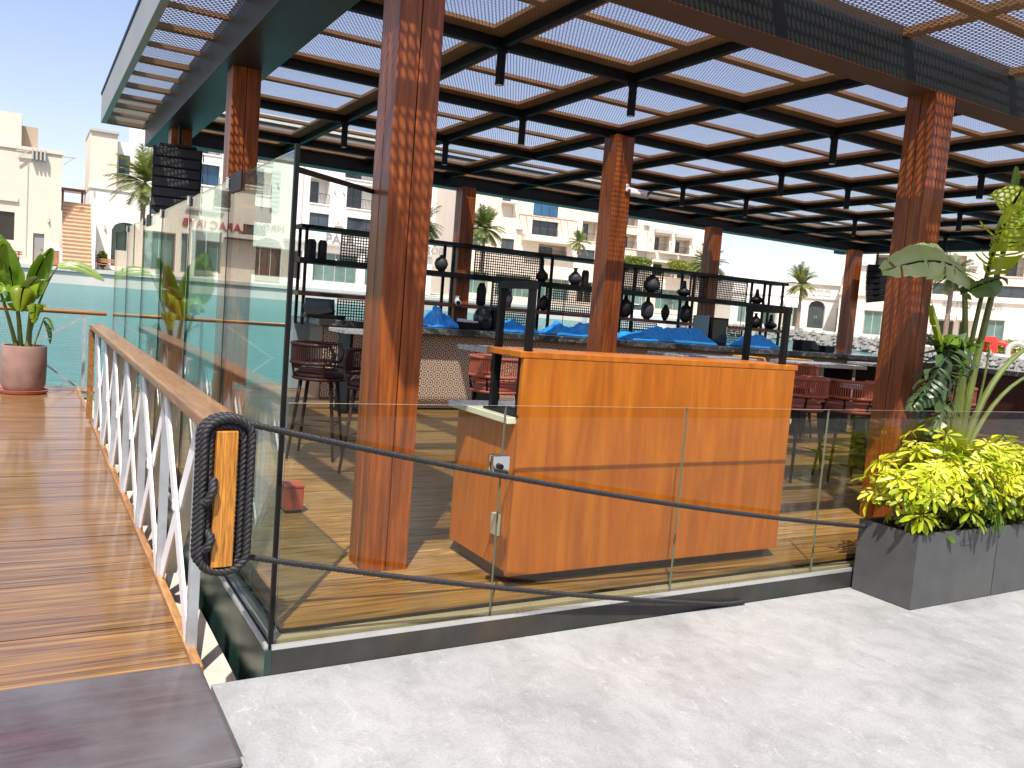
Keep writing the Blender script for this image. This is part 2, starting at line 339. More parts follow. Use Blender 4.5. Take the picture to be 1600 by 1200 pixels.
M['shrub'] = leafmat('shrub_leaf', [(0.2,(0.03,0.06,0.015)), (0.8,(0.12,0.17,0.05))], 0.3, 0.6, 3.0)
M['rock'] = plain('rip_rap_rock', (0.20,0.195,0.18), 0.9, 0, 0.25, 1.5, 0, 0.4)
M['quay'] = plain('quay_concrete', (0.50,0.48,0.43), 0.85, 0, 0.1, 0.5, 0, 0.1)
M['paving'] = plain('promenade_paving', (0.52,0.475,0.41), 0.85, 0, 0.06, 0.6)
M['car_white'] = plain('white_gelcoat', (0.8,0.8,0.8), 0.25, 0, 0.02, 2, 0.4)
# marble counter, veined
def marble():
    m, t, n, l = newmat('dark_marble'); p = N(t, 'ShaderNodeBsdfPrincipled', Roughness=0.22)
    v = coords(t, (1,1,1)); a = N(t, 'ShaderNodeTexNoise', Scale=2.2, Detail=8.0, Roughness=0.65, Distortion=1.5); l.new(v, a.inputs['Vector'])
    r = ramp(t, [(0.0,(0.030,0.034,0.034)), (0.485,(0.045,0.050,0.050)), (0.5,(0.30,0.30,0.29)), (0.515,(0.045,0.050,0.050)), (1.0,(0.075,0.080,0.078))]); l.new(a.outputs[0], r.inputs[0]); l.new(r.outputs[0], p.inputs['Base Color'])
    finish(t, p.outputs[0]); return m
M['marble_d'] = marble()
def marble_grey():
    m, t, n, l = newmat('grey_marble'); p = N(t, 'ShaderNodeBsdfPrincipled', Roughness=0.25)
    v = coords(t, (1,1,1), 1.0); a = N(t, 'ShaderNodeTexNoise', Scale=3.0, Detail=8.0, Roughness=0.65, Distortion=1.2); l.new(v, a.inputs['Vector'])
    r = ramp(t, [(0.35,(0.36,0.37,0.37)), (0.5,(0.52,0.53,0.53)), (0.53,(0.20,0.21,0.21)), (0.6,(0.48,0.49,0.49))]); l.new(a.outputs[0], r.inputs[0]); l.new(r.outputs[0], p.inputs['Base Color'])
    finish(t, p.outputs[0]); return m
M['marble_g'] = marble_grey()
def concrete():
    m, t, n, l = newmat('polished_concrete'); p = N(t, 'ShaderNodeBsdfPrincipled', Roughness=0.55)
    v = coords(t, (1,1,1), 0, True)
    a = N(t, 'ShaderNodeTexNoise', Scale=1.1, Detail=9.0, Roughness=0.68, Distortion=0.6); l.new(v, a.inputs['Vector'])
    v2 = coords(t, (1.2, 0.8, 1), 0, True)
    b = N(t, 'ShaderNodeTexNoise', Scale=5.5, Detail=12.0, Roughness=0.78, Distortion=0.7); l.new(v2, b.inputs['Vector'])
    r1 = ramp(t, [(0.32,(0.255,0.264,0.264)), (0.5,(0.33,0.34,0.338)), (0.70,(0.395,0.405,0.40))]); l.new(a.outputs[0], r1.inputs[0])
    r2 = ramp(t, [(0.38,(0.84,0.84,0.84)), (0.56,(1,1,1))]); l.new(b.outputs[0], r2.inputs[0])
    c = mixc(t, 1.0, r1.outputs[0], r2.outputs[0], 'MULTIPLY')
    v4 = coords(t, (2.2, 0.9, 1), 0, True)
    e = N(t, 'ShaderNodeTexNoise', Scale=9.0, Detail=12.0, Roughness=0.82, Distortion=1.2); l.new(v4, e.inputs['Vector'])
    r4 = ramp(t, [(0.56,(0,0,0)), (0.64,(0.6,0.6,0.6))]); l.new(e.outputs[0], r4.inputs[0])
    c = mixc(t, r4.outputs[0], c, (0.52,0.525,0.51))
    d = N(t, 'ShaderNodeTexNoise', Scale=90.0, Detail=2.0); l.new(v, d.inputs['Vector'])
    r3 = ramp(t, [(0.3,(0.86,0.86,0.86)), (0.6,(1,1,1))]); l.new(d.outputs[0], r3.inputs[0])
    c = mixc(t, 1.0, c, r3.outputs[0], 'MULTIPLY'); l.new(c, p.inputs['Base Color'])
    rr = math_n(t, 'ADD', math_n(t, 'MULTIPLY', b.outputs[0], 0.4), 0.3, True); l.new(rr, p.inputs['Roughness'])
    bu = N(t, 'ShaderNodeBump', Strength=0.08, Distance=0.004); l.new(d.outputs[0], bu.inputs['Height']); l.new(bu.outputs[0], p.inputs['Normal'])
    finish(t, p.outputs[0]); return m
M['concrete'] = concrete()
def water():
    m, t, n, l = newmat('lagoon_water'); p = N(t, 'ShaderNodeBsdfPrincipled', Roughness=0.10); p.inputs['IOR'].default_value = 1.33; p.inputs['Specular IOR Level'].default_value = 0.28
    v = coords(t, (1,1,1), 0, True)
    a = N(t, 'ShaderNodeTexNoise', Scale=0.05, Detail=4.0); l.new(v, a.inputs['Vector'])
    r = ramp(t, [(0.35,(0.014,0.140,0.146)), (0.65,(0.030,0.190,0.190))]); l.new(a.outputs[0], r.inputs[0]); l.new(r.outputs[0], p.inputs['Base Color'])
    v2 = coords(t, (0.45,1.7,1), 0, True)
    b = N(t, 'ShaderNodeTexNoise', Scale=1.6, Detail=5.0, Roughness=0.6, Distortion=0.5); l.new(v2, b.inputs['Vector'])
    bu = N(t, 'ShaderNodeBump', Strength=1.0, Distance=0.34); l.new(b.outputs[0], bu.inputs['Height']); l.new(bu.outputs[0], p.inputs['Normal'])
    finish(t, p.outputs[0]); return m
M['water'] = water()
def tile_mat():
    # cement tile: cream ground, dark lattice, red lozenges; pattern in each tile's own plane
    m, t, n, l = newmat('patterned_tile'); p = N(t, 'ShaderNodeBsdfPrincipled', Roughness=0.4)
    tc = t.nodes.new('ShaderNodeTexCoord'); sp = t.nodes.new('ShaderNodeSeparateXYZ'); l.new(tc.outputs['Object'], sp.inputs[0])
    def fr(s, k, off=0.0): return math_n(t, 'SUBTRACT', math_n(t, 'FRACT', math_n(t, 'ADD', math_n(t, 'MULTIPLY', s, k), off)), 0.5)
    K = 10.0
    u = fr(sp.outputs['X'], K); v = fr(sp.outputs['Z'], K); u2 = fr(sp.outputs['X'], K, 0.5); v2 = fr(sp.outputs['Z'], K, 0.5)
    r = math_n(t, 'SQRT', math_n(t, 'ADD', math_n(t, 'MULTIPLY', u, u), math_n(t, 'MULTIPLY', v, v)))
    ring = math_n(t, 'LESS_THAN', math_n(t, 'ABSOLUTE', math_n(t, 'SUBTRACT', r, 0.36)), 0.060)
    core = math_n(t, 'LESS_THAN', r, 0.15)
    loz = math_n(t, 'LESS_THAN', math_n(t, 'ADD', math_n(t, 'ABSOLUTE', u2), math_n(t, 'ABSOLUTE', v2)), 0.22)
    c = mixc(t, ring, (0.66,0.56,0.42), (0.07,0.05,0.038)); c = mixc(t, core, c, (0.30,0.055,0.04)); c = mixc(t, loz, c, (0.33,0.08,0.05))
    l.new(c, p.inputs['Base Color']); finish(t, p.outputs[0]); return m
M['tile'] = tile_mat()

# ------------------------------------------------------------------ THE GROUND, WATER, FAR BANK
TILT = 0.0303                      # the floating deck and its pavement lean slightly against the lagoon
def zw(y): return -1.0 + TILT*y
def zp(y): return 0.2 + TILT*y
DZ = 0.18                          # pavilion deck level
g = MB(); g.add([(-0.24,-40,0),(60,-40,0),(60,-0.035,0),(-0.24,-0.035,0),(-0.24,-40,-0.9),(60,-40,-0.9),(60,-0.035,-0.9),(-0.24,-0.035,-0.9)], [(0,1,2,3),(4,7,6,5),(0,4,5,1),(1,5,6,2),(2,6,7,3),(3,7,4,0)])
g.box(-40,-40,-0.9,-0.241,-0.62,0.0)
struct(g.build('concrete_pavement', M['concrete']))
wv = MB(); wv.add([(-700,-60,zw(-60)),(700,-60,zw(-60)),(700,900,zw(900)),(-700,900,zw(900))], [(0,1,2,3)])
struct(wv.build('lagoon_water', M['water']))
bank = [(-140,66),(18,67.5),(46,72),(60,66),(72,63),(71,52),(66,42),(60,30),(55,10),(54,-40)]
def bank_back(): return [(140,-40),(500,-40),(500,700),(-500,700),(-500,66)]
b = MB(); n = len(bank)
poly = bank + bank_back()
b.add([(x,y,zp(y)) for x,y in poly], [tuple(range(len(poly)-1,-1,-1))])
struct(b.build('promenade', M['paving']))
q = MB()
for i in range(4):
    (x0,y0),(x1,y1) = bank[i], bank[i+1]
    q.add([(x0,y0,zw(y0)-0.5),(x1,y1,zw(y1)-0.5),(x1,y1,zp(y1)-0.002),(x0,y0,zp(y0)-0.002)], [(0,1,2,3)])
    dx, dy = x1-x0, y1-y0; L = math.hypot(dx,dy); nx, ny = dy/L, -dx/L
    q.add([(x0+nx*.15,y0+ny*.15,zp(y0)+.02),(x1+nx*.15,y1+ny*.15,zp(y1)+.02),(x1-nx*.5,y1-ny*.5,zp(y1)+.02),(x0-nx*.5,y0-ny*.5,zp(y0)+.02)], [(0,1,2,3)])
    q.add([(x0+nx*.15,y0+ny*.15,zp(y0)-.25),(x1+nx*.15,y1+ny*.15,zp(y1)-.25),(x1+nx*.15,y1+ny*.15,zp(y1)+.02),(x0+nx*.15,y0+ny*.15,zp(y0)+.02)], [(0,1,2,3)])
struct(q.build('quay_wall', M['quay']))
# rip-rap slope on the right bank
rk = MB(); random.seed(3)
for i in range(3, len(bank)-1):
    (x0,y0),(x1,y1) = bank[i], bank[i+1]; L = math.hypot(x1-x0,y1-y0); dx, dy = (x1-x0)/L, (y1-y0)/L; nx, ny = dy, -dx
    rk.add([(x0,y0,zp(y0)),(x1,y1,zp(y1)),(x1+nx*2.2,y1+ny*2.2,zw(y1)-.3),(x0+nx*2.2,y0+ny*2.2,zw(y0)-.3)], [(0,3,2,1)])
    for k in range(int(L*9)):
        s_ = random.random()*L; d_ = random.random()*2.0; c = Vector((x0+dx*s_+nx*d_, y0+dy*s_+ny*d_, 0)); c.z = zp(c.y)+(-1.2*d_/2.0)+random.uniform(-.05,.1)
        r_ = random.uniform(.18,.42); vs = []
        for a in ((1,0,0),(-1,0,0),(0,1,0),(0,-1,0),(0,0,1),(0,0,-1)):
            vs.append(c+Vector(a)*r_*random.uniform(.6,1.2)+Vector((random.uniform(-.1,.1),random.uniform(-.1,.1),0)))
        rk.add(vs, [(0,2,4),(2,1,4),(1,3,4),(3,0,4),(2,0,5),(1,2,5),(3,1,5),(0,3,5)])
rko = rk.build('rip_rap', M['rock']); tag(rko, 'grey rip rap rocks sloping into the lagoon on the right bank', 'rocks', kind='stuff')

# ------------------------------------------------------------------ buildings
def facade(name, label, p0, az, width, z0, ztop, depth, mat, openings, group='buildings along the far bank', extra=None, parapet=0.25):
    """openings: (u0,u1,za,zb,kind,...) with kind win|rail|loggia|shop|arch|door. u along the wall, z absolute."""
    a = R(az); d = Vector((math.sin(a), math.cos(a), 0)); nrm = Vector((math.cos(a), -math.sin(a), 0))   # outward, to the water
    rz = math.atan2(d.y, d.x)
    t = thing(name, (p0[0], p0[1], z0), label, 'building', group, rz)
    # local frame: x along wall, -y outward, z up from z0
    H = ztop-z0
    us = sorted(set([0.0, width]+[round(v,3) for o in openings for v in o[:2]])); zs = sorted(set([0.0, H]+[round(v-z0,3) for o in openings for v in o[2:4]]))
    us = [u for u in us if 0 <= u <= width]; zs = [z for z in zs if 0 <= z <= H]
    wl = MB()
    for i in range(len(us)-1):
        for j in range(len(zs)-1):
            cu_, cz_ = (us[i]+us[i+1])/2, (zs[j]+zs[j+1])/2
            if any(o[0] < cu_ < o[1] and o[2]-z0 < cz_ < o[3]-z0 for o in openings): continue
            wl.add([(us[i],0,zs[j]),(us[i+1],0,zs[j]),(us[i+1],0,zs[j+1]),(us[i],0,zs[j+1])], [(0,1,2,3)])
    wl.add([(0,0,0),(0,depth,0),(0,depth,H),(0,0,H)], [(0,3,2,1)]); wl.add([(width,0,0),(width,depth,0),(width,depth,H),(width,0,H)], [(0,1,2,3)])
    wl.add([(0,depth,0),(width,depth,0),(width,depth,H),(0,depth,H)], [(1,0,3,2)]); wl.add([(0,0,H),(width,0,H),(width,depth,H),(0,depth,H)], [(0,1,2,3)])
    for o in openings:
        u0,u1,za,zb,k = o[:5]; za -= z0; zb -= z0
        dp = {'loggia':1.4,'rail':0.5,'shop':0.35,'arch':0.5,'door':0.2,'win':0.22,'niche':0.18}[k]
        for (A,B) in (((u0,za),(u1,za)),((u1,za),(u1,zb)),((u1,zb),(u0,zb)),((u0,zb),(u0,za))):
            wl.add([(A[0],0,A[1]),(B[0],0,B[1]),(B[0],dp,B[1]),(A[0],dp,A[1])], [(0,1,2,3)])
        if k in ('loggia','niche'):
            wl.add([(u0,dp,za),(u1,dp,za),(u1,dp,zb),(u0,dp,zb)], [(0,1,2,3)])
    wl.build('wall', mat, t)
    if parapet:
        MB().box(-.12,-.12,H,width+.12,.35,H+parapet).build('parapet', mat, t)
    for o in openings:
        u0,u1,za,zb,k = o[:5]; za -= z0; zb -= z0; gm = M[o[5]] if len(o) > 5 else M['window']
        dp = {'loggia':1.4,'rail':0.5,'shop':0.35,'arch':0.5,'door':0.2,'win':0.22,'niche':0.18}[k]
        if k == 'niche': continue
        if k == 'door':
            dm = MB().box(u0,dp-.05,za,u1,dp,zb).build('door', gm, t); MB().box(u1-.2,dp-.09,za+(zb-za)*.45,u1-.12,dp-.05,za+(zb-za)*.5).build('handle', M['frame_dark'], dm); continue
        if k == 'loggia':
            du = (u1-u0); wu0, wu1 = u0+du*.08, u0+du*.62
        else: wu0, wu1 = u0, u1
        wt = zb-(.25 if k == 'loggia' else 0)
        fr = MB(); f = .07 if k != 'shop' else .1
        fr.box(wu0,dp-.08,za,wu0+f,dp-.02,wt).box(wu1-f,dp-.08,za,wu1,dp-.02,wt).box(wu0,dp-.081,wt-f,wu1,dp-.021,wt).box(wu0,dp-.081,za,wu1,dp-.021,za+f)
        nm = max(1, round((wu1-wu0)/1.1))
        for q_ in range(1, nm): x = wu0+(wu1-wu0)*q_/nm; fr.box(x-.03,dp-.079,za,x+.03,dp-.022,wt)
        wd = fr.build('window', M['frame_dark'] if k != 'shop' else M['trim_grey'], t)
        MB().box(wu0,dp-.04,za,wu1,dp-.03,wt).build('pane', gm, wd)
        if k == 'arch':
            ar = MB(); n_ = 10; h_ = (u1-u0)*.32
            for q_ in range(n_):
                def arc(i): x = u0+(u1-u0)*i/n_; xx = (2*i/n_-1); return x, zb-h_*(1-math.sqrt(max(0,1-xx*xx)))
                xa,ya = arc(q_); xb,yb = arc(q_+1)
                ar.add([(xa,-.03,ya),(xb,-.03,yb),(xb,-.03,zb+.02),(xa,-.03,zb+.02),(xa,dp-.1,ya),(xb,dp-.1,yb)], [(0,1,2,3),(0,4,5,1)])
            ar.build('arch_head', mat, t)
        if k in ('rail','loggia'):
            rl = MB(); rh = min(1.05, (zb-za)*.45); out_ = -.06
            rl.bar((u0,out_,za+rh),(u1,out_,za+rh),.05,.05).bar((u0,out_,za+.08),(u1,out_,za+.08),.04,.04)
            nb = max(3, int((u1-u0)/.16))
            for q_ in range(nb+1): x = u0+(u1-u0)*q_/nb; rl.bar((x,out_,za+.08),(x,out_,za+rh),.03,.03)
            rl.build('balcony_railing', M['frame_dark'], t)
            MB().box(u0-.05,-.1,za-.12,u1+.05,0.02,za).build('sill', mat, t)
    if extra: extra(t, z0)
    return t
def clutter(t, spots, z0):
    for u, z, k in spots:
        if k == 'ac':
            o = MB().box(u,-.38,z-z0,u+.85,-.04,z-z0+.6).build('air_conditioner', M['plastic_w'], t); MB().cyl((u+.3,-.385,z-z0+.3),(u+.3,-.40,z-z0+.3),.2,n=14).build('fan_grille', M['trim_grey'], o); MB().box(u+.05,-.36,z-z0-.06,u+.8,0,z-z0-.001).build('shelf_bracket', M['trim_grey'], o)
        elif k == 'lamp':
            o = MB().box(u,-.1,z-z0,u+.12,0,z-z0+.3).build('wall_lamp', M['frame_dark'], t); MB().cyl((u+.06,-.16,z-z0+.02),(u+.06,-.16,z-z0+.26),.05,n=8).build('shade', M['plastic_w'], o)
        elif k == 'pipe': MB().box(u,-.09,z0-z0,u+.09,-.003,z-z0).build('downpipe', M['trim_grey'], t)
def letters(txt, parent, loc, size, mat, rot=(R(90),0,0), depth=0.04):
    c = bpy.data.curves.new('lettering', 'FONT'); c.body = txt; c.size = size; c.extrude = depth; c.resolution_u = 2
    o = bpy.data.objects.new('lettering', c); COL.objects.link(o)
    dg = bpy.context.evaluated_depsgraph_get(); me = bpy.data.meshes.new_from_object(o.evaluated_get(dg)); bpy.data.objects.remove(o)
    me.materials.clear(); me.materials.append(mat)
    return place('lettering', me, parent, loc, rot)

def ex_b1(t, z0):
    clutter(t, [(6.7,5.6,'lamp'),(6.7,3.2,'ac')], z0)
    for i in range(4): MB().box(5.5+i*.27,-.55,10.2-z0,5.62+i*.27,0,11.0-z0).build('projecting_beam', M['trim_grey'], t)
    for u, s in ((4.5,1),(7.6,1)):
        m = MB(); m.bar((u,-.3,10.7-z0),(u+.9,-.3,10.75-z0),.1,.1); m.bar((u+.05,-.3,10.1-z0),(u+.7,-.3,10.7-z0),.08,.08); m.build('bracket', M['trim_grey'], t)
    MB().box(-.0,-.15,6.9-z0,4.7,.0,7.2-z0).build('ledge', M['stucco_pink'], t)
    MB().box(5.25,-.05,2.9-z0,5.33,.0,9.9-z0).build('downpipe', M['trim_grey'], t)
    MB().box(0,.5,8.3,4.8,6,11.2).build('roof_block', M['stucco_cream'], t); MB().box(4.2,1.6,8.3,5.9,5.0,10.5).build('roof_block', M['stucco_tan'], t)  # tan block paints the shaded right side of the cream roof block
facade('apartment_building', 'peach rendered building with projecting roof beams beside the stone stairs', (-6.4,71), 90, 7.55, 2.35, 10.85, 9, M['stucco_pink'],
    [(0.5,4.5,4.0,6.1,'win','shop_dark'),(5.75,6.5,2.9-.5,4.7,'door','door_grey')], extra=ex_b1)
def ex_b0(t, z0):
    letters('LARAC IRYB', t, (4.3,-.06,6.75-z0), 1.0, M['letter_red']); letters('MROX', t, (0.9,-.06,7.1-z0), .95, M['letter_gold'])
    for i in range(9): MB().box(1.5,-.12,9.0-z0+i*.42,2.3,0,9.22-z0+i*.42).build('slat', M['trim_grey'], t)
    MB().box(6.3,-.2,8.15-z0,9.4,0,8.35-z0).build('ledge', M['trim_grey'], t); MB().box(2.3,-1.2,6.0-z0,6.2,-.0,6.12-z0).build('canopy', M['frame_dark'], t)
facade('apartment_building', 'cream building with red and gold shop lettering, mirrored in the tall glass screen', (-20.2,74), 90, 13.4, 2.4, 13.6, 10, M['stucco_cream'],
    [(1.1,3.4,2.45,6.5,'arch','door_brown'),(2.6,4.6,6.6,7.5,'win'),(6.4,8.9,2.9,6.5,'shop','shop_dark'),(9.1,9.75,2.7,6.1,'shop','shop_green'),(5.8,7.2,8.7,10.2,'loggia'),(3.0,5.0,11.0,12.6,'rail'),(3.0,5.1,9.0,10.6,'niche'),(10.2,12.8,2.7,6.0,'shop','shop_green'),(9.4,12.4,9.3,11.6,'loggia')], extra=ex_b0)
# stone stairs
st = thing('outdoor_stairs', (1.3,68.6,2.3), 'long flight of peach stone steps between the peach and white buildings', 'stairs')
for i in range(17):
    o = MB().box(0,i*.25,i*.305,2.0,(i+1)*.25+.2,(i+1)*.305).build('step', M['stair'], st); MB().box(0,i*.25-.05,(i+1)*.305-.09,2.0,i*.25-.001,(i+1)*.305).build('nosing_shade', M['stair_nose_shade'], o)
MB().box(2.0,0,0,2.2,8,5.4).build('side_wall', M['stucco_white'], st)
pg = thing('pergola', (1.5,82.2,7.6), 'dark pergola frame at the top of the stone steps', 'pergola')
for x in (0,1.55): MB().box(x,0,-.2,x+.18,.2,1.6).build('post', M['dark_wood'], pg)
MB().box(-.2,-.1,1.6,1.95,1.8,1.85).build('roof', M['dark_wood'], pg)
def ex_b2(t, z0):
    clutter(t, [(1.2,5.8,'lamp'),(4.4,5.8,'lamp'),(6.6,7.4,'ac'),(.3,9.0,'pipe')], z0)
    MB().box(0,1.2,9.1-z0,2.1,8,14.1-z0).build('upper_block', M['stucco_cream'], t); MB().box(2.1,2.4,9.1-z0,3.6,8,13.7-z0).build('upper_block', M['stucco_white'], t)
    MB().box(3.4,2.0,9.1-z0,8.2,8,14.2-z0).build('upper_block', M['stucco_white'], t); MB().box(3.5,3,14.2-z0,5.4,7,16.0-z0).build('roof_block', M['stucco_white'], t)
    wv_ = MB().box(2.35,2.3,11.0-z0,3.2,2.39,12.6-z0).build('window', M['frame_dark'], t); MB().box(2.42,2.28,11.1-z0,3.13,2.3,12.5-z0).build('pane', M['window'], wv_)
    bl = MB().box(2.0,1.5,10.7-z0,3.6,2.4,10.9-z0).build('balcony', M['trim_grey'], t); MB().bar((2.0,1.55,11.7-z0),(3.6,1.55,11.7-z0),.05,.05).build('rail', M['frame_dark'], bl)
    for u in (5.2,6.4): 
        w2 = MB().box(u,1.9,8.9-z0+.3,u+.7,1.99,10.2-z0).build('window', M['frame_dark'], t); MB().box(u+.06,1.88,9.25-z0,u+.64,1.9,10.15-z0).build('pane', M['window'], w2)
    MB().box(-.05,1.0,14.1-z0,2.2,8.05,14.3-z0).build('cornice', M['trim_grey'], t)
    letters('H', t, (2.75,.40,3.9-z0), .6, M['letter_grey'])
facade('apartment_building', 'white terraced building with an arched glass shopfront beside the stone stairs', (3.4,76.5), 90, 8.6, 2.45, 9.2, 9, M['stucco_white'],
    [(1.8,4.0,2.8,6.6,'arch','shop_green'),(5.0,7.6,2.8,6.2,'shop','shop_green'),(4.7,5.4,7.6,8.7,'win')], extra=ex_b2)
def ex_b3(t, z0):
    clutter(t, [(14.6,12.6,'lamp'),(15.6,12.6,'lamp'),(19.8,12.6,'lamp'),(14.8,9.2,'ac'),(20.2,11.6,'ac'),(3.4,11.8,'ac'),(8.6,12.4,'lamp'),(11.2,16.0,'pipe'),(20.9,17.5,'pipe'),(22.0,12.5,'lamp')], z0)
    letters('PAUL', t, (13.9,-.06,7.35-z0), 1.45, M['letter_grey']); letters('H', t, (15.2,.2,5.0-z0), 1.0, M['letter_white'])
    letters('ELSSOR', t, (23.9,-.06,7.35-z0), 1.2, M['letter_grey'])
    for u in (12.1,17.9,20.7): MB().box(u,-.15,0,u+.6,.3,4.0).build('column', M['stucco_white'], t)
    MB().box(9.5,-.4,4.3,26.4,.0,4.55).build('canopy', M['trim_grey'], t)
ops3 = [(12.0,14.1,11.3,13.9,'loggia'),(16.0,19.4,11.3,13.9,'loggia'),(12.1,14.2,8.9,10.3,'win'),(16.2,19.6,8.8,10.3,'win'),(15.7,19.3,14.4,16.8,'loggia'),(0.8,2.9,11.6,13.6,'rail','window_blue'),(0.3,3.0,14.6,16.9,'loggia'),(5.0,8.0,11.4,13.7,'loggia'),(5.0,8.0,14.5,16.8,'loggia'),(5.2,8.2,8.6,10.2,'win'),
    (12.8,17.7,3.2,6.3,'shop','shop_green'),(18.6,20.5,3.2,6.3,'shop','shop_green'),(21.4,24.2,3.2,6.3,'shop','shop_green'),(1.0,5.2,3.2,6.2,'shop','shop_green'),(6.2,11.6,3.2,6.2,'shop','shop_dark'),(22.6,25.2,11.3,13.7,'loggia'),(22.6,25.2,14.5,16.8,'loggia')]
facade('apartment_building', 'white four storey building with balconies and PAUL lettering over its shopfront', (12.3,84), 90, 26.5, 2.7, 19.2, 14, M['stucco_white'], ops3, extra=ex_b3)
# cream stepped building behind the bar
def ex_b4(t, z0):
    clutter(t, [(17.2,13.6,'lamp'),(21.0,13.6,'lamp'),(28.7,13.2,'lamp'),(32.1,12.9,'lamp'),(35.6,12.8,'lamp'),(21.6,12.2,'ac'),(27.4,15.2,'ac'),(8.3,12.6,'ac'),(4.6,17.0,'pipe'),(22.9,18.0,'pipe'),(28.1,18.0,'pipe')], z0)
    MB().box(6.0,-.9,15.7-z0,7.8,0,15.9-z0).build('sunshade', M['trim_grey'], t)
    pgl = MB()
    for i in range(8): pgl.bar((8.6+i*1.0,-2.0,14.35-z0),(8.6+i*1.0,0,14.55-z0),.1,.12)
    pgl.bar((8.3,-1.9,14.3-z0),(16.3,-1.9,14.3-z0),.12,.12); pgl.build('pergola', M['bench'], t)
    MB().box(9.2,-1.6,9.0-z0+2.2,16.4,0,12.0-z0).build('balcony', M['stucco_cream'], t)
    for u in (2.6,3.8,1.2): MB().box(u,-.35,17.3-z0,u+.18,0,18.2-z0).build('projecting_beam', M['trim_grey'], t)
    for u in (26.6,30.2,33.6): MB().box(u,-.5,11.6-z0-.05,u+3.1,0,11.7-z0).build('balcony_slab', M['stucco_cream'], t)
    for u,z in ((29.2,14.35),(32.6,14.05)): MB().box(u,-.5,z-z0,u+2.8,0,z-z0+.5).build('sunshade', M['trim_grey'], t)
ops4 = [(2.0,2.6,12.4,13.9,'win'),(6.1,7.3,16.1,16.9,'win'),(6.0,7.7,14.0,15.6,'niche'),(10.6,14.2,14.7,16.9,'win','window_blue'),(10.6,14.4,12.05,14.1,'rail'),(18.0,20.4,12.1,14.8,'loggia'),(11.8,15.9,9.7,11.0,'loggia'),(17.6,20.2,9.6,10.9,'win'),(24.4,26.6,11.75,13.7,'loggia'),(24.3,26.4,14.9,16.9,'loggia'),(29.4,31.8,11.9,14.1,'loggia'),(32.8,35.2,11.8,13.8,'loggia'),(29.5,33.0,8.3,10.3,'loggia'),(33.6,36.2,8.3,10.2,'loggia'),(24.5,27.4,8.4,10.4,'loggia'),
    (1.0,5.0,3.6,6.5,'shop','shop_green'),(6.0,11.0,3.6,6.5,'shop','shop_green'),(12.2,16.8,3.6,6.5,'shop','shop_green'),(18.0,22.6,3.6,6.5,'shop','shop_dark'),(24.0,29.0,3.6,6.5,'shop','shop_green'),(30.4,35.6,3.6,6.5,'shop','shop_green'),(6.4,8.2,9.6,11.2,'win'),(1.6,3.2,9.4,11.0,'win')]
facade('apartment_building', 'cream stepped apartment block with many railed balconies seen behind the bar shelves', (47.0,95.4), 100, 38.2, 3.0, 20.2, 15, M['stucco_cream'], ops4, extra=ex_b4)
def ex_b5(t, z0):
    for i in range(3):
        g_ = MB().box(10.5+i*1.02,-.06,7.0-z0,11.35+i*1.02,0,7.9-z0).build('grille', M['trim_grey'], t); MB().box(10.6+i*1.02,-.09,7.1-z0,11.25+i*1.02,-.06,7.4-z0).build('grille_bar', M['stucco_white'], g_)
    for z, d_ in ((8.55,.35),(6.6,.22)): MB().box(-.15,-d_,z-z0,24.2,0,z-z0+.22).build('cornice', M['stucco_white'], t)
    for u in (4.2,6.9,):
        m = MB(); m.add([(u,-.02,6.5-z0),(u+2.2,-.02,6.5-z0),(u+2.2,-1.5,5.4-z0),(u,-1.5,5.4-z0),(u,-1.5,5.15-z0),(u+2.2,-1.5,5.15-z0)], [(0,1,2,3),(3,2,5,4)]); m.add([(u,-.02,6.5-z0),(u,-1.5,5.4-z0),(u,-.02,5.4-z0),(u+2.2,-.02,6.5-z0),(u+2.2,-1.5,5.4-z0),(u+2.2,-.02,5.4-z0)], [(0,1,2),(3,5,4)]); m.build('awning', M['awning'], t)
    letters('H', t, (11.6,.42,3.9-z0), .6, M['letter_grey'])
facade('pavilion_shop', 'low white shop building with arched dark door and three wall grilles across the water', (82.0,80.2), 120, 24, 2.35, 8.6, 10, M['stucco_white'],
    [(10.6,12.9,2.6,6.3,'arch','window'),(7.4,8.2,2.6,5.3,'shop','shop_dark'),(8.6,9.5,2.6,5.4,'shop','shop_green'),(4.4,6.2,2.6,5.3,'shop','shop_green'),(1.0,3.2,2.6,5.3,'shop','shop_green'),(14.6,16.6,2.6,5.6,'shop','shop_green'),(17.4,19.6,2.6,5.6,'shop','shop_green'),(20.4,22.6,2.6,5.6,'shop','shop_green')], extra=ex_b5, parapet=.5)
def ex_b6(t, z0):
    clutter(t, [(2.2,10.6,'ac'),(6.4,8.4,'lamp'),(9.6,8.2,'lamp'),(13.8,11.0,'ac'),(16.4,10.8,'lamp'),(19.8,8.2,'lamp'),(9.9,14.0,'pipe'),(20.6,14.0,'pipe')], z0)
    for u in (11.0,13.2):
        m = MB(); m.add([(u,-.02,6.0-z0),(u+2.0,-.02,6.0-z0),(u+2.0,-1.3,4.95-z0),(u,-1.3,4.95-z0),(u,-1.3,4.7-z0),(u+2.0,-1.3,4.7-z0)], [(0,1,2,3),(3,2,5,4)]); m.build('awning', M['awning'], t)
    letters('ARABESQ', t, (11.4,-.06,6.25-z0), .72, M['letter_grey']); letters('BOUTI', t, (15.5,-.06,6.2-z0), .7, M['letter_grey'])
    MB().box(-.1,-.25,6.95-z0,34,0,7.1-z0).build('ledge', M['stucco_white'], t)
    for u in (.2,4.0): MB().box(u,-.8,9.6-z0,u+1.6,0,9.8-z0).build('sunshade', M['trim_grey'], t)
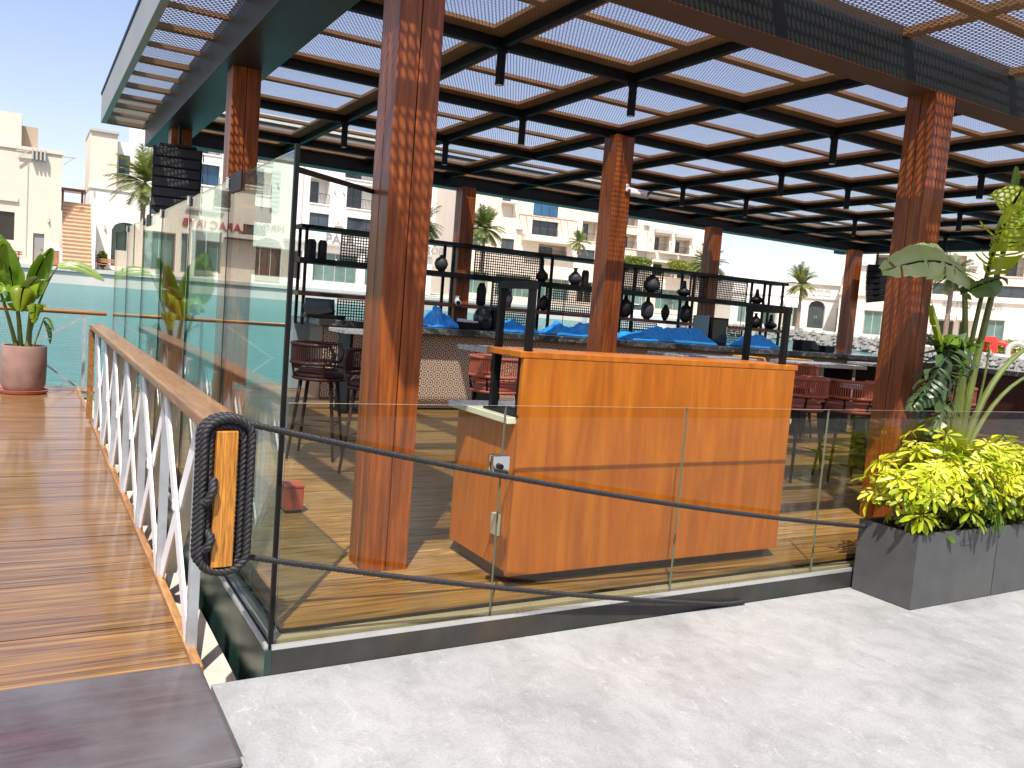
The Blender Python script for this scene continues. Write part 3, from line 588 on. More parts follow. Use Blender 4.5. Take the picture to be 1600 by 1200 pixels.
facade('apartment_building', 'cream apartment block with shop awnings behind the tall leafy plant', (86.4,66.2), 150, 34, 1.9, 15.2, 12, M['stucco_cream'],
    [(.3,1.3,10.3,11.6,'win'),(.2,1.1,7.7,8.9,'win'),(3.6,5.6,10.1,12.0,'loggia'),(3.8,5.4,7.6,9.0,'win'),(7.0,9.0,10.1,12.0,'loggia'),(10.2,11.9,7.6,8.9,'win'),(11.0,13.4,10.2,12.2,'loggia'),(14.4,16.2,7.6,9.0,'win','door_brown'),(17.4,19.2,10.0,12.2,'loggia'),(16.9,19.6,7.6,8.9,'win'),(21.5,24,10.0,12.2,'loggia'),(21.5,24,7.6,9.0,'win'),(27,30,10.0,12.2,'loggia'),
     (11.2,12.9,2.1,4.6,'shop','shop_dark'),(13.4,14.3,2.1,4.6,'shop','shop_dark'),(16.2,18.0,2.4,5.0,'shop','shop_green'),(3.0,6.0,2.2,5.2,'shop','shop_green'),(7.0,9.8,2.2,5.2,'shop','shop_green'),(20,24,2.4,5.0,'shop','shop_green')], extra=ex_b6)

def ex_r(t, z0):
    MB().box(-.2,-2.4,3.3,30.2,0,3.5).build('canopy', M['dark_wood'], t)
    for u in (2,7,12,17,22,27): MB().box(u,-2.3,0,u+.25,-2.05,3.3).build('column', M['post'], t)
facade('restaurant_building', 'shaded restaurant front facing the pavilion, mirrored in the low glass', (21,-11.5), 270, 30, 0.0, 5.6, 7, M['stucco_tan'],
    [(1,5,.1,2.9,'shop','shop_dark'),(6,10,.1,2.9,'shop','shop_dark'),(11,15,.1,2.9,'shop','shop_dark'),(16,20,.1,2.9,'shop','shop_dark'),(21,25,.1,2.9,'shop','shop_dark'),(26,29,.1,2.9,'shop','shop_dark')], group=None, extra=ex_r)

# ------------------------------------------------------------------ palms, hedges and small things on the far bank
def palm(loc, h, rad, nf, seed, label, lean=0.0, mat='palm'):
    rnd = random.Random(seed); nf = int(nf*1.7)
    t = thing('palm_tree', loc, label, 'palm tree', 'palms on the far bank')
    path = []; rs = []
    for i in range(11):
        q_ = i/10; path.append((lean*q_*q_*h, 0, h*q_)); rs.append((.22-.07*q_)*(1.12 if i % 2 else 1.0)*(1.5 if i == 0 else 1))
    MB().tube(path, rs, 9).build('trunk', M['bark'], t, smooth=True)
    cr_ = MB(); top = Vector(path[-1])
    for i in range(nf):
        a = rnd.random()*2*math.pi; el = math.radians(rnd.uniform(-30, 85)); L = rad*rnd.uniform(.85,1.15)
        d = Vector((math.cos(a)*math.cos(el), math.sin(a)*math.cos(el), math.sin(el))); side = Vector((-math.sin(a), math.cos(a), 0))
        P = []; p = top.copy(); v = d.copy(); n_ = 14
        for k in range(n_+1):
            P.append(p.copy()); p += v*(L/n_); v += Vector((0,0,-.055*(1+.6*math.cos(el)))); v.normalize()
        for k in range(n_):
            cr_.add([P[k]+side*.025, P[k]-side*.025, P[k+1]-side*.02, P[k+1]+side*.02], [(0,1,2,3)])
            if k < 2: continue
            for s_ in (-1,1):
                for h_ in (0,.5):
                    q_ = (k+h_)/n_; ll = rad*.30*math.sin(math.pi*min(1,q_*.93+.05))**.6
                    base = P[k].lerp(P[k+1], h_); tg = (P[k+1]-P[k]).normalized()
                    dirv = (side*s_*.8+tg*.75+Vector((0,0,-.25+rnd.uniform(-.2,.25)))).normalized(); wv_ = tg*.055
                    cr_.add([base-wv_, base+wv_, base+dirv*ll], [(0,1,2)])
    cr_.build('crown', M[mat], t)
    return t
palm((7.0,71.6,zp(71.6)), 7.2, 2.9, 34, 11, 'date palm with feathery fronds in front of the white terraced building', .02)
palm((32.9,74.2,zp(74.2)), 7.0, 2.6, 40, 12, 'date palm beside the PAUL building, seen between two wooden posts', .0)
palm((41.2,76.5,zp(76.5)), 7.6, 2.5, 46, 13, 'full date palm standing before the cream stepped apartment block', .01)
palm((65.4,67.8,zp(67.8)), 6.2, 2.4, 40, 14, 'date palm against open sky right of the cream stepped block', .0)
palm((104,88,zp(88)), 7.0, 2.8, 26, 15, 'distant palm top showing over the low shop roof', .0)
palm((71.4,42.4,zp(42.4)), 6.6, 2.3, 30, 16, 'palm with bare trunk standing before the shop awnings', .02)
palm((74.5,62,zp(62)), 5.0, 1.9, 28, 17, 'small palm beside the right back post of the pavilion', .0)
palm((58.8,84.0,9.4), 1.4, 1.9, 16, 18, 'small sparse palm on the terrace of the cream stepped block', .0)
def clump(name, label, cat, c, size, n, leaf, mat, seed, group=None, kind=None):
    rnd = random.Random(seed); m = MB()
    for i in range(n):
        while True:
            p = Vector((rnd.uniform(-1,1), rnd.uniform(-1,1), rnd.uniform(-1,1)))
            if p.length < 1 or kind == 'box': break
        if kind != 'box': p *= (.6+.4*rnd.random())/max(p.length,.3)*p.length
        p = Vector((p.x*size[0], p.y*size[1], (p.z+1)*size[2]))
        a = Vector((rnd.uniform(-1,1),rnd.uniform(-1,1),rnd.uniform(-.3,1))).normalized(); bb = a.cross(Vector((rnd.uniform(-1,1),rnd.uniform(-1,1),rnd.uniform(-1,1)))).normalized()
        l_ = leaf*rnd.uniform(.7,1.3); m.add([p-bb*l_*.35, p+a*l_*.5, p+bb*l_*.35, p-a*l_*.5], [(0,1,2,3)])
    t = thing(name, c, label, cat, group)
    m.build('foliage', M[mat], t)
    st_ = MB()
    for k in range(5): st_.cyl((rnd.uniform(-.3,.3)*size[0],0,-.05),(rnd.uniform(-.5,.5)*size[0],rnd.uniform(-.3,.3)*size[1],size[2]),.03,.015,6)
    st_.build('stem', M['bark'], t); return t
clump('shrub', 'green shrub in the bed left of the arched shopfront', 'shrub', (3.2,73.0,zp(73)), (.8,.6,1.05), 700, .28, 'shrub', 21, 'shrubs by the white building')
clump('shrub', 'small yellow green shrub right of the taller dark one by the white building', 'shrub', (4.3,72.6,zp(72.6)), (.45,.4,.8), 400, .25, 'hedge', 22, 'shrubs by the white building')
clump('hedge', 'long yellow green hedge along the terrace of the cream stepped block', 'hedge', (81.3,88.2,9.2), (3.9,.7,.75), 1500, .35, 'hedge', 23, 'terrace hedges', 'box')
clump('hedge', 'short yellow green hedge on the terrace beside the middle post', 'hedge', (73.0,89.8,9.3), (2.2,.7,.65), 900, .35, 'hedge', 24, 'terrace hedges', 'box')
clump('hedge', 'low green hedge around the playground on the right bank', 'hedge', (70.5,38.6,zp(38.6)), (1.4,3.4,.55), 1500, .3, 'hedge', 25, None, 'box')
clump('hedge', 'low dark green hedge before the right apartment block', 'hedge', (74.2,44.2,zp(44)), (1.2,2.6,.5), 900, .3, 'shrub', 26, None, 'box')
for i, (x, y) in enumerate(((96,94),(100,92),(108,90),(118,86))):
    clump('distant_tree', ['dark round tree far behind the low shop roof, first from left','second far tree behind the low shop roof','third far tree behind the low shop roof','far tree at the right end of the low shop roof'][i], 'tree', (x,y,zp(y)+3.2), (2.0,1.8,1.9), 500, .6, 'shrub', 30+i, 'far trees over the shop roof')
# benches and bin on the far quay
def bench(loc, label, rz=0):
    t = thing('bench', loc, label, 'bench', 'benches on the far quay', rz)
    for i in range(3): MB().box(-1.1,-.25+i*.17,.42,1.1,-.11+i*.17,.47).build('seat_slat', M['bench'], t)
    for x in (-.9,.82): MB().box(x,-.22,0,x+.09,.22,.42).build('leg', M['frame_dark'], t)
    for i in range(2): MB().box(-1.1,.28,.6+i*.17,1.1,.32,.73+i*.17).build('back_slat', M['bench'], t)
    for x in (-.9,.82): MB().box(x,.24,.4,x+.07,.28,.9).build('back_post', M['frame_dark'], t)
bench((-2.4,68.9,zp(68.9)), 'wooden bench on the far quay before the peach building')
bench((4.6,69.0,zp(69)), 'wooden bench on the far quay before the stone stairs and shrubs')
tb = thing('litter_bin', (0.35,69.2,zp(69.2)), 'brown slatted litter bin on the far quay', 'bin')
for k, (x,y) in enumerate(((0,0),(.16,0),(.32,0),(.48,0),(.64,0))): MB().box(x,0,.1,x+.13,.06,1.1).build('slat', M['bench'], tb)
MB().box(0,.06,.08,.77,.7,1.08).build('body', M['bench'], tb); MB().box(.05,.05,1.1,.72,.65,1.16).build('lid', M['frame_dark'], tb)
MB().box(.12,.12,0,.66,.6,.08).build('foot', M['frame_dark'], tb)
# boat moored beyond the bar
bt = thing('motor_boat', (48.5,60.0,zw(60)-.1), 'white motor boat moored along the quay behind the bar shelves', 'boat', None, R(-22))
hm = MB(); sec = []
for i in range(9):
    q_ = i/8; wd = 1.3*math.sin(math.pi*min(1,.30+q_*.70))**.55 if q_ < 1 else .02; x = -4+8*q_; sec.append([(x,-wd,1.15+.5*q_),(x,-wd*.8,.1+.15*q_),(x,0,-.35+.5*q_**3),(x,wd*.8,.1+.15*q_),(x,wd,1.15+.5*q_)])
for i in range(8):
    for k in range(4): hm.add([sec[i][k],sec[i][k+1],sec[i+1][k+1],sec[i+1][k]], [(0,3,2,1)])
    hm.add([sec[i][0],sec[i+1][0],sec[i+1][4],sec[i][4]], [(0,1,2,3)])
hm.add(sec[0], [(0,1,2,3,4)]); hm.build('hull', M['car_white'], bt, smooth=True, angle=35)
cb = MB(); cb.prism([(-2.6,-.9),(1.0,-.85),(2.2,-.5),(2.2,.5),(1.0,.85),(-2.6,.9)], 1.2, 1.95); cb.build('cabin', M['car_white'], bt, bevel=.1)
ws = MB(); ws.prism([(-1.6,-.8),(.9,-.75),(1.5,-.4),(1.5,.4),(.9,.75),(-1.6,.8)], 1.95, 2.45); ws.build('windscreen', M['window'], bt); MB().box(-2.4,-.85,2.45,.9,.85,2.53).build('hardtop', M['car_white'], bt)
# playground pieces at far right
pr = thing('play_house', (67.6,35.9,zp(35.9)), 'red plastic play house on the right bank', 'play house'); pr.scale = (.62,.62,.62)
MB().box(0,0,0,1.6,.15,1.5).build('front', M['play_red'], pr); MB().box(0,1.4,0,1.6,1.55,1.5).build('back', M['play_red'], pr); MB().box(.35,-.04,0,.8,0,1.0).build('door', M['play_blue'], pr)
MB().add([(-.1,-.1,1.5),(1.7,-.1,1.5),(1.7,1.65,1.5),(-.1,1.65,1.5),(.8,-.1,2.2),(.8,1.65,2.2)], [(0,1,4),(2,3,5),(0,4,5,3),(1,2,5,4)]).build('roof', M['play_red'], pr)
def playarch(loc, col, label, r, rz):
    t = thing('play_arch', loc, label, 'play arch', None, rz)
    path = [(-r,0,0),(-r,0,r*.6)]+[(-r*math.cos(math.pi*i/10),0,r*.6+r*math.sin(math.pi*i/10)) for i in range(1,10)]+[(r,0,r*.6),(r,0,0)]
    MB().tube(path, .2, 8).build('hoop', M[col], t, smooth=True); MB().box(-r-.3,-.3,0,-r+.3,.3,.08).box(r-.3,-.3,0,r+.3,.3,.08).build('foot', M[col], t)
playarch((67.2,34.9,zp(34.9)), 'play_red', 'red arched hoop of the playground on the right bank', .6, R(-60))
playarch((66.6,33.2,zp(33.2)), 'play_grey', 'grey arched tunnel hoop right of the red playground pieces', .65, R(-60))
um = thing('parasol', (84.2,50.2,1.9), 'closed white parasol before the right apartment block', 'parasol')
MB().cyl((0,0,0),(0,0,7.6),.05,n=8).build('pole', M['frame_dark'], um); MB().lathe([(.42,6.0),(.36,6.5),(.14,7.9),(.03,8.1)], 10).build('canopy', M['awning'], um)

# ------------------------------------------------------------------ BRIDGE (jetty) and its railing
BX0, BX1 = -2.45, -0.285
jt = bpy.data.objects.new('jetty_deck', None); COL.objects.link(jt); struct(jt)
pw = .138; pm = MB().box(-(BX1-BX0)/2,-pw/2,-.035,(BX1-BX0)/2,pw/2,0).mesh('plank', M['deck'])
random.seed(5); y = .115; k = 0
while y < 10.2:
    place('plank', pm, jt, ((BX0+BX1)/2, y+pw/2, random.uniform(-.0015,.0015)), (R(random.uniform(-.15,.15)),0,0)); y += pw+.004
MB().box(BX1+.001,.1,-.10,BX1+.04,10.2,.022).build('edge_board', M['deck_edge'], jt, bevel=.004)
MB().box(BX0-.05,.1,-.10,BX0-.001,10.2,.022).build('edge_board', M['deck_edge'], jt, bevel=.004)
for x in (-2.2,-1.4,-.55): MB().box(x,.12,-.30,x+.12,10.15,-.036).build('joist', M['dark_wood'], jt)
for x0 in (BX1+.045,):   # landing that widens behind the pavilion
    lm = MB().box(0,-pw/2,-.035,2.6,pw/2,0).mesh('plank', M['deck']); yy = 9.75
    while yy < 10.2: place('plank', lm, jt, (x0, yy+pw/2, -.001)); yy += pw+.004
# threshold board
th = MB().box(-2.6,-.70,.004,-.262,.108,.040).build('threshold_board', M['threshold'], None, bevel=.012)
tag(th, 'dark worn wooden threshold board with painted grey sheen at the foot of the jetty', 'board')
# near railing
rl = thing('jetty_railing', (-.25,0,0), 'white cross braced railing with brown wooden handrail along the jetty', 'railing')
MB().box(-.075,-.09,1.045,.075,6.85,1.10).build('handrail', M['rail'], rl, bevel=.012)
ys = [.34+1.005*i for i in range(7)]
for yv in ys: MB().box(-.03,yv-.022,-.12,.012,yv+.022,1.044).build('post', M['galv'], rl)
MB().box(-.08,6.77,.05,-.02,6.84,1.044).build('end_post', M['rail'], rl)
for i in range(6):
    a, c = ys[i], ys[i+1]
    MB().bar((-.004,a+.022,1.03),(-.004,c-.022,.03),.095,.012,(1,0,0)).build('brace', M['white'], rl)
    MB().bar((-.022,a+.022,.03),(-.022,c-.022,1.03),.095,.012,(1,0,0)).build('brace', M['white'], rl)
    MB().box(-.036,(a+c)/2-.022,.51,.006,(a+c)/2+.022,.555).build('gusset', M['white'], rl)
    # turned-out flange that catches the sun
    MB().bar((.034,a+.03,1.03),(.034,c-.014,.03),.010,.078,(1,0,0)).build('brace_flange', M['white'], rl)
# far railing across the jetty end
fr = thing('jetty_end_railing', (-1.2,10.05,0), 'thin grey railing with round orange handrail at the far end of the jetty', 'railing')
MB().cyl((-1.6,0,1.10),(1.28,0,1.10),.032,n=10).build('handrail', M['rail_x'], fr, smooth=True)
MB().cyl((1.75,0,1.10),(4.6,0,1.08),.032,n=10).build('handrail', M['rail_x'], fr, smooth=True)
for x in (-1.5,-.55,1.0,2.6,4.2): MB().box(x-.02,-.02,0,x+.02,.02,1.075).build('post', M['galv'], fr)
for x in (-.55,1.0,2.6): 
    MB().bar((x,0,1.05),(x-.75,0,.55),.012,.025).build('brace', M['galv'], fr); MB().bar((x-.75,0,.55),(x-.1,0,.04),.012,.025).build('brace', M['galv'], fr)
    MB().cyl((x-.75,0,.52),(x-.75,0,.58),.02,n=8).build('brace_joint', M['galv'], fr)
# ledge in the gap
MB().box(-.235,-.03,-.62,-.075,10.0,-.13).build('gap_ledge', M['ledge']).update_tag()
struct(bpy.data.objects['gap_ledge'])

# ------------------------------------------------------------------ PAVILION DECK
pdk = bpy.data.objects.new('pavilion_deck', None); COL.objects.link(pdk); struct(pdk)
dm_l = MB().box(-2.45,-.0675,-.03,2.45,.0675,0).mesh('plank', M['deck_in']); random.seed(9); y = .075; k = 0
while y < 9.5:
    off = (k*1.7) % 4.9
    x = .06-off
    while x < 15.0:
        x0 = max(.06, x); x1 = min(15.2, x+4.896)
        if x1-x0 > .2:
            o = place('plank', dm_l, pdk, ((x0+x1)/2, y+.0675, DZ+random.uniform(-.001,.001)), None, ((x1-x0)/4.9,1,1))
        x += 4.9
    y += .139; k += 1
MB().box(.065,.07,-.1,15.2,9.5,DZ-.031).build('subfloor', M['steel'], pdk)
MB().box(.0,-.03,-.3,15.25,.0,.105).build('front_skirt', M['skirt'], pdk)
MB().box(.0,-.028,.1052,15.25,-.012,.125).box(.0,.012,.1052,15.25,.068,.135).build('glass_channel', M['alu'], pdk)
MB().box(-.03,-.03,-.75,-.001,9.9,.104).build('side_skirt', M['skirt_green'], pdk)
MB().box(-.028,-.012,.1045,-.012,9.9,.125).box(.012,.069,.1045,.058,9.9,.135).build('glass_channel', M['alu'], pdk)
MB().box(.0,9.5,-.75,15.25,9.9,.16).build('rear_skirt', M['skirt_green'], pdk)
MB().box(15.25,-.03,-.75,15.28,9.9,.16).build('side_skirt', M['skirt_green'], pdk)

# ------------------------------------------------------------------ GLASS
def pane(m, x0,y0,z0,x1,y1,z1):
    """box whose two large faces are glass (0) and whose rims are dark edge (1); top rim with painted sky reflection (2)"""
    n0 = len(m.f); m.box(x0,y0,z0,x1,y1,z1,1)
    big = (2,4) if (y1-y0) < (x1-x0) else (3,5)
    for b_ in big: m.mi[n0+b_] = 0
    m.mi[n0+1] = 2
    return m
xs = [.018,1.06,2.205,3.36,4.52,5.68,6.84,8.0]
bal = thing('glass_balustrade', (0,0,0), 'low clear glass balustrade along the front of the pavilion deck', 'balustrade')
for i in range(7): pane(MB(), xs[i],-.006,.106,xs[i+1]-.004,.006,1.152).build('pane', [M['glass_low'],M['edge_low'],M['edge_top_lit']], bal)
lk = thing('glass_lock', (1.05,0,.865), 'small chrome lock clamped on the joint of the low glass', 'lock')
MB().box(-.055,-.035,-.045,.035,-.007,.05).build('case', M['chrome'], lk, bevel=.006); MB().cyl((-.02,-.05,0),(-.02,-.034,0),.014,n=12).build('cylinder', M['steel'], lk, smooth=True)
MB().box(-.055,.007,-.045,.035,.03,.05).build('back_plate', M['chrome'], lk, bevel=.006)
yt = [.012,1.27,2.53,3.86,5.1,6.5,7.95]
for i in range(6):
    o = pane(MB(), -.006,yt[i],.106,.006,yt[i+1]-.012,2.18).build('glass_screen', [M['glass_side'],M['edge'],M['edge_top_lit']])
    tag(o, 'tall glass screen pane on the jetty side, '+['nearest the corner','second from the corner','third from the corner','fourth from the corner','fifth from the corner','farthest from the corner'][i], 'glass pane', 'tall glass screen along the jetty')
cs = MB().box(-.009,-.009,.106,.009,.0115,2.20).build('corner_profile', M['black']); tag(cs, 'black vertical corner profile of the tall glass', 'profile')
for i in range(1,6):
    o = MB().box(-.0075,yt[i]-.0115,.106,.0075,yt[i]-.0005,2.165).build('glass_seal', M['black']); tag(o, 'black seal in the %s joint of the tall glass' % ['first','second','third','fourth','fifth'][i-1], 'seal', 'seals of the tall glass')
for i in range(1,6):
    c_ = thing('glass_clamp', (0,yt[i]-.006,2.17), 'square chrome clamp on the tall glass, '+['first','second','third','fourth','fifth'][i-1]+' joint from the corner', 'clamp', 'clamps on the tall glass')
    MB().box(-.022,-.03,-.045,-.007,.03,.012).build('plate', M['chrome'], c_, bevel=.004); MB().box(.007,-.03,-.045,.022,.03,.012).build('plate', M['chrome'], c_, bevel=.004); MB().box(-.022,-.03,.0125,.022,.03,.02).build('cap', M['chrome'], c_)
for i,(yv,nm) in enumerate(((.95,'near the corner'),(4.55,'farther along'))):
    o = MB().box(-.016,yv,2.10,-.007,yv+.26,2.20).build('patch_fitting', M['steel']); tag(o, 'dark rectangular patch fitting on top of the tall glass '+nm, 'fitting', 'dark patch fittings')
o = MB().bar((.012,.06,2.11),(.66,.86,2.17),.016,.022).build('brace_bar', M['black']); tag(o, 'black flat bar bracing the tall glass corner to the wooden post', 'bar')
# rear glass screen
for i in range(7):
    x0 = 4.6+i*1.5
    o = pane(MB(), x0,9.394,.16,x0+1.488,9.406,2.25).build('rear_glass', [M['glass'],M['edge'],M['edge_top_lit']]); tag(o, 'rear glass windbreak behind the bar, pane %s from the left' % ['first','second','third','fourth','fifth','sixth','seventh'][i], 'glass pane', 'rear glass windbreak')

# ------------------------------------------------------------------ PAVILION STRUCTURE
pv = thing('pavilion', (0,0,DZ), 'timber post pavilion with black steel beams and perforated brown roof', 'pavilion')
pv.location = (0,0,0)
def post(x, y, top=3.5, w=.24):
    p = MB(); g_ = .006; h = w/2
    # four timbers with grooves between them
    for dx in (0,1):
        for dy in (0,1): p.box(x+dx*(h+g_/2), y+dy*(h+g_/2), DZ, x+dx*(h+g_/2)+h-g_/2, y+dy*(h+g_/2)+h-g_/2, top)
    p.box(x+.02,y+.02,DZ,x+w-.02,y+w-.02,top-.002)
    o = p.build('post', M['post'], pv, bevel=.004)
    return o
PO = [(.63,.60),(.54,4.15),(.54,7.68),(4.92,.60),(4.60,4.12),(4.95,8.55),(10.28,8.55),(14.42,8.55),(10.0,4.12),(10.0,.60),(14.42,4.12),(14.42,.6)]
for x, y in PO: post(x, y, 3.62 if (y > 4 and y < 4.2 and x > 1) else 3.5)
# main beams
def beam(x0,y0,x1,y1,z0=3.5,z1=3.86,mat='beam'): return MB().box(x0,y0,z0,x1,y1,z1).build('beam', M[mat], pv, bevel=.004)
beam(.872,.60,15.0,.85)                                   # front
MB().box(.872,.602,3.49,15.0,.848,3.4995).build('beam_plate', M['plate'], pv)
beam(.45,.35,.87,9.6)                                     # left
beam(.872,8.85,15.0,9.15)                                 # rear
beam(15.001,.35,15.3,9.6)                                 # right
# steel grid
gx = [2.2+1.29*i for i in range(10)]; gy = [2.45,4.29,6.15,8.02]
for y in gy: MB().box(.872,y-.03,3.605,15.0,y+.03,3.685).build('purlin', M['steel'], pv)
for x in gx:
    for a, c in zip([.851]+[v+.036 for v in gy], [v-.036 for v in gy]+[8.849]): MB().box(x-.024,a,3.615,x+.024,c,3.684).build('rafter', M['steel'], pv)
# brown roof frames and perforated sheets
cx = [.872]+gx+[15.0]; cy = [.851]+gy+[8.849]
def roof_cell(x0,y0,x1,y1,marg=.19,mid=True,z=3.69):
    f = MB(); f.box(x0,y0,z,x1,y0+marg,z+.03).box(x0,y1-marg,z,x1,y1,z+.03).box(x0,y0+marg,z,x0+marg,y1-marg,z+.03).box(x1-marg,y0+marg,z,x1,y1-marg,z+.03)
    if mid: ym = (y0+y1)/2; f.box(x0+marg,ym-.045,z+.001,x1-marg,ym+.045,z+.031)
    fo = f.build('roof_frame', M['brown'], pv)
    MB().add([(x0+.001,y0+.001,z-.003),(x1-.001,y0+.001,z-.003),(x1-.001,y1-.001,z-.003),(x0+.001,y1-.001,z-.003)],[(0,1,2,3)]).build('perforated_sheet', M['perf_fine'], fo)
for i in range(len(cx)-1):
    for j in range(len(cy)-1): roof_cell(cx[i]+.004,cy[j]+.004,cx[i+1]-.004,cy[j+1]-.004, .16 if j < 4 else .12)
# overhangs
YF, XL, YB, XR = -.62, -.05, 9.9, 15.9
def over(x0,y0,x1,y1,along,n):
    for i in range(n):
        if along == 'x': a, b_, c, d = x0+(x1-x0)*i/n, y0, x0+(x1-x0)*(i+1)/n, y1
        else: a, b_, c, d = x0, y0+(y1-y0)*i/n, x1, y0+(y1-y0)*(i+1)/n
        if along == 'x':
            ym = (b_+d)/2+.06; bars = ((a,b_,3.79,a+.05,d,3.84),(c-.05,b_,3.79,c,d,3.84),(a+.05,ym-.05,3.791,c-.05,ym+.05,3.839))
        else:
            ym = (b_+d)/2; bars = ((a,b_,3.79,c,b_+.045,3.84),(a,d-.045,3.79,c,d,3.84),(a,ym-.025,3.795,c,ym+.025,3.835))
        for q_ in bars: MB().box(*q_).build('roof_bar', M['brown'], pv)
        MB().add([(a+.001,b_+.001,3.786),(c-.001,b_+.001,3.786),(c-.001,d-.001,3.786),(a+.001,d-.001,3.786)],[(0,1,2,3)]).build('perforated_sheet', M['perf'], pv)
over(.45,YF,15.3,.598,'x',11); over(.45,9.152,15.3,YB,'x',11)
over(XL+.03,YF,.449,YB,'y',8); over(15.301,YF,XR,YB,'y',8)
for (x0,y0,x1,y1) in ((XL-.04,YF-.04,XL+.028,YB+.04),(XR,YF-.04,XR+.05,YB+.04),(XL+.03,YF-.04,XR-.001,YF-.001),(XL+.03,YB+.001,XR-.001,YB+.04)):
    fo = MB().box(x0,y0,3.78,x1,y1,4.16).build('fascia', M['fascia'], pv, bevel=.004)
    MB().box(x0-.01,y0-.01,4.161,x1+.01,y1+.01,4.20).build('fascia_cap', M['steel'], fo)
# pendants: cylinder spotlights under the grid nodes
k = 0
for j, y in enumerate(gy[:3]):
    for i, x in enumerate(gx):
        if (j, i) in ((0,2),(0,4),(1,0),(1,3),(1,6),(2,2),(2,3),(2,6)): continue
        t = thing('ceiling_spotlight', (x,y,3.599), 'black cylinder spotlight, %s row from the front, %s crossing from the left' % (['first','second','third'][j], ['first','second','third','fourth','fifth','sixth','seventh','eighth','ninth','tenth'][i]), 'spotlight', 'cylinder spotlights on the roof grid')
        MB().cyl((0,0,-.26),(0,0,-.012),.036,n=14).build('body', M['black'], t, smooth=True); MB().cyl((0,0,-.012),(0,0,0),.05,n=14).build('base', M['black'], t, smooth=True); MB().cyl((0,0,-.263),(0,0,-.2605),.028,n=12).build('lens', M['plastic_w'], t)
# security cameras
def cctv(loc, label, rz):
    t = thing('security_camera', loc, label, 'camera', 'white security cameras', rz)
    MB().box(-.03,-.02,-.04,.03,0,.04).build('mount', M['plastic_w'], t); MB().bar((0,-.02,0),(0,-.09,-.02),.025,.025).build('arm', M['plastic_w'], t)
    b_ = MB().cyl((0,-.06,-.045),(0,-.25,-.075),.045,n=14).build('body', M['plastic_w'], t, smooth=True); MB().cyl((0,-.249,-.075),(0,-.258,-.0765),.036,n=14).build('lens', M['screen'], b_)
cctv((4.78,4.115,3.06), 'white bullet camera on the middle post under the roof', R(35))
cctv((4.98,8.545,1.74), 'white camera on the back post above the bar counter', R(-20))
# loudspeakers
def line_array(loc, label, n, rz, sc=1.0):
    t = thing('loudspeaker', loc, label, 'loudspeaker', 'black line array speakers', rz)
    z = 0; yo = 0; ang = 0
    for i in range(n):
        ang = R(-2*i); h = .125*sc; w_ = .27*sc
        o = MB().prism([(-w_,-.20*sc),(w_,-.20*sc),(w_*.85,.2*sc),(-w_*.85,.2*sc)], -h, -.006).build('cabinet', M['cabinet'], t, (0,yo,z), bevel=.01, rot=(ang,0,0))
        MB().box(-w_*.92,-.214*sc,-h+.014,w_*.92,-.201*sc,-.02).build('grille', M['vase_b'], o)
        MB().box(-w_-.008,-.06,-h+.02,-w_,.06,-.03).build('rigging_plate', M['steel'], o); MB().box(w_,-.06,-h+.02,w_+.008,.06,-.03).build('rigging_plate', M['steel'], o)
        z -= h*math.cos(ang); yo -= 0.004*i
    MB().box(-.2*sc,-.2*sc,.0,.2*sc,.2*sc,.03).build('top_frame', M['steel'], t); MB().cyl((0,.02,.03),(0,.02,.32),.02,n=8).build('hanger', M['steel'], t)
line_array((.60,7.40,3.20), 'black line array loudspeaker hanging on the left back post', 6, R(-12))
line_array((14.92,8.35,3.18), 'black line array loudspeaker hanging on the right back post', 6, R(40))

# ------------------------------------------------------------------ RECEPTION DESK
dk = thing('reception_desk', (1.22,.17,DZ), 'orange veneered reception desk with high ledge and pale lower counter', 'desk')
H1 = 1.03-DZ; W = 2.02
MB().box(.02,.032,.08,W-.02,.68,H1-.001).build('body', M['desk'], dk)
MB().box(.06,.07,0,W-.06,.62,.08).build('plinth', M['dark_wood'], dk)
MB().box(.02,0,.06,W-.02,.030,1.19).build('front_panel', M['desk'], dk, bevel=.002)
MB().box(-.03,.0305,H1,W+.03,.72,H1+.035).build('counter_slab', M['marble_w'], dk, bevel=.004)
MB().box(.0,-.002,1.192,W+.0,.36,1.225).build('ledge', M['desk'], dk, bevel=.004)
for x in (.03,W-.06):
    for yv in (.035,.315): MB().box(x,yv,H1+.0355,x+.035,yv+.035,1.191).build('ledge_leg', M['black'], dk)
MB().box(-.002,.1,.25,.019,.17,.36).build('socket_plate', M['grey_paint'], dk)
for nm, x in (('left',1.285),('right',3.14)):
    t = thing('portal_frame', (x,.19,0), 'black open metal frame standing on the %s end of the desk' % nm, 'frame', 'black frames on the desk')
    for yv in (0,.31): MB().box(-.016,yv+.003,1.066,.016,yv+.037,1.72).build('upright', M['black'], t)
    MB().box(-.02,0,1.7205,.02,.35,1.76).build('top_bar', M['black'], t); MB().box(-.05,-.01,1.0655,.11,.36,1.0659+.012).build('base_plate', M['black'], t)

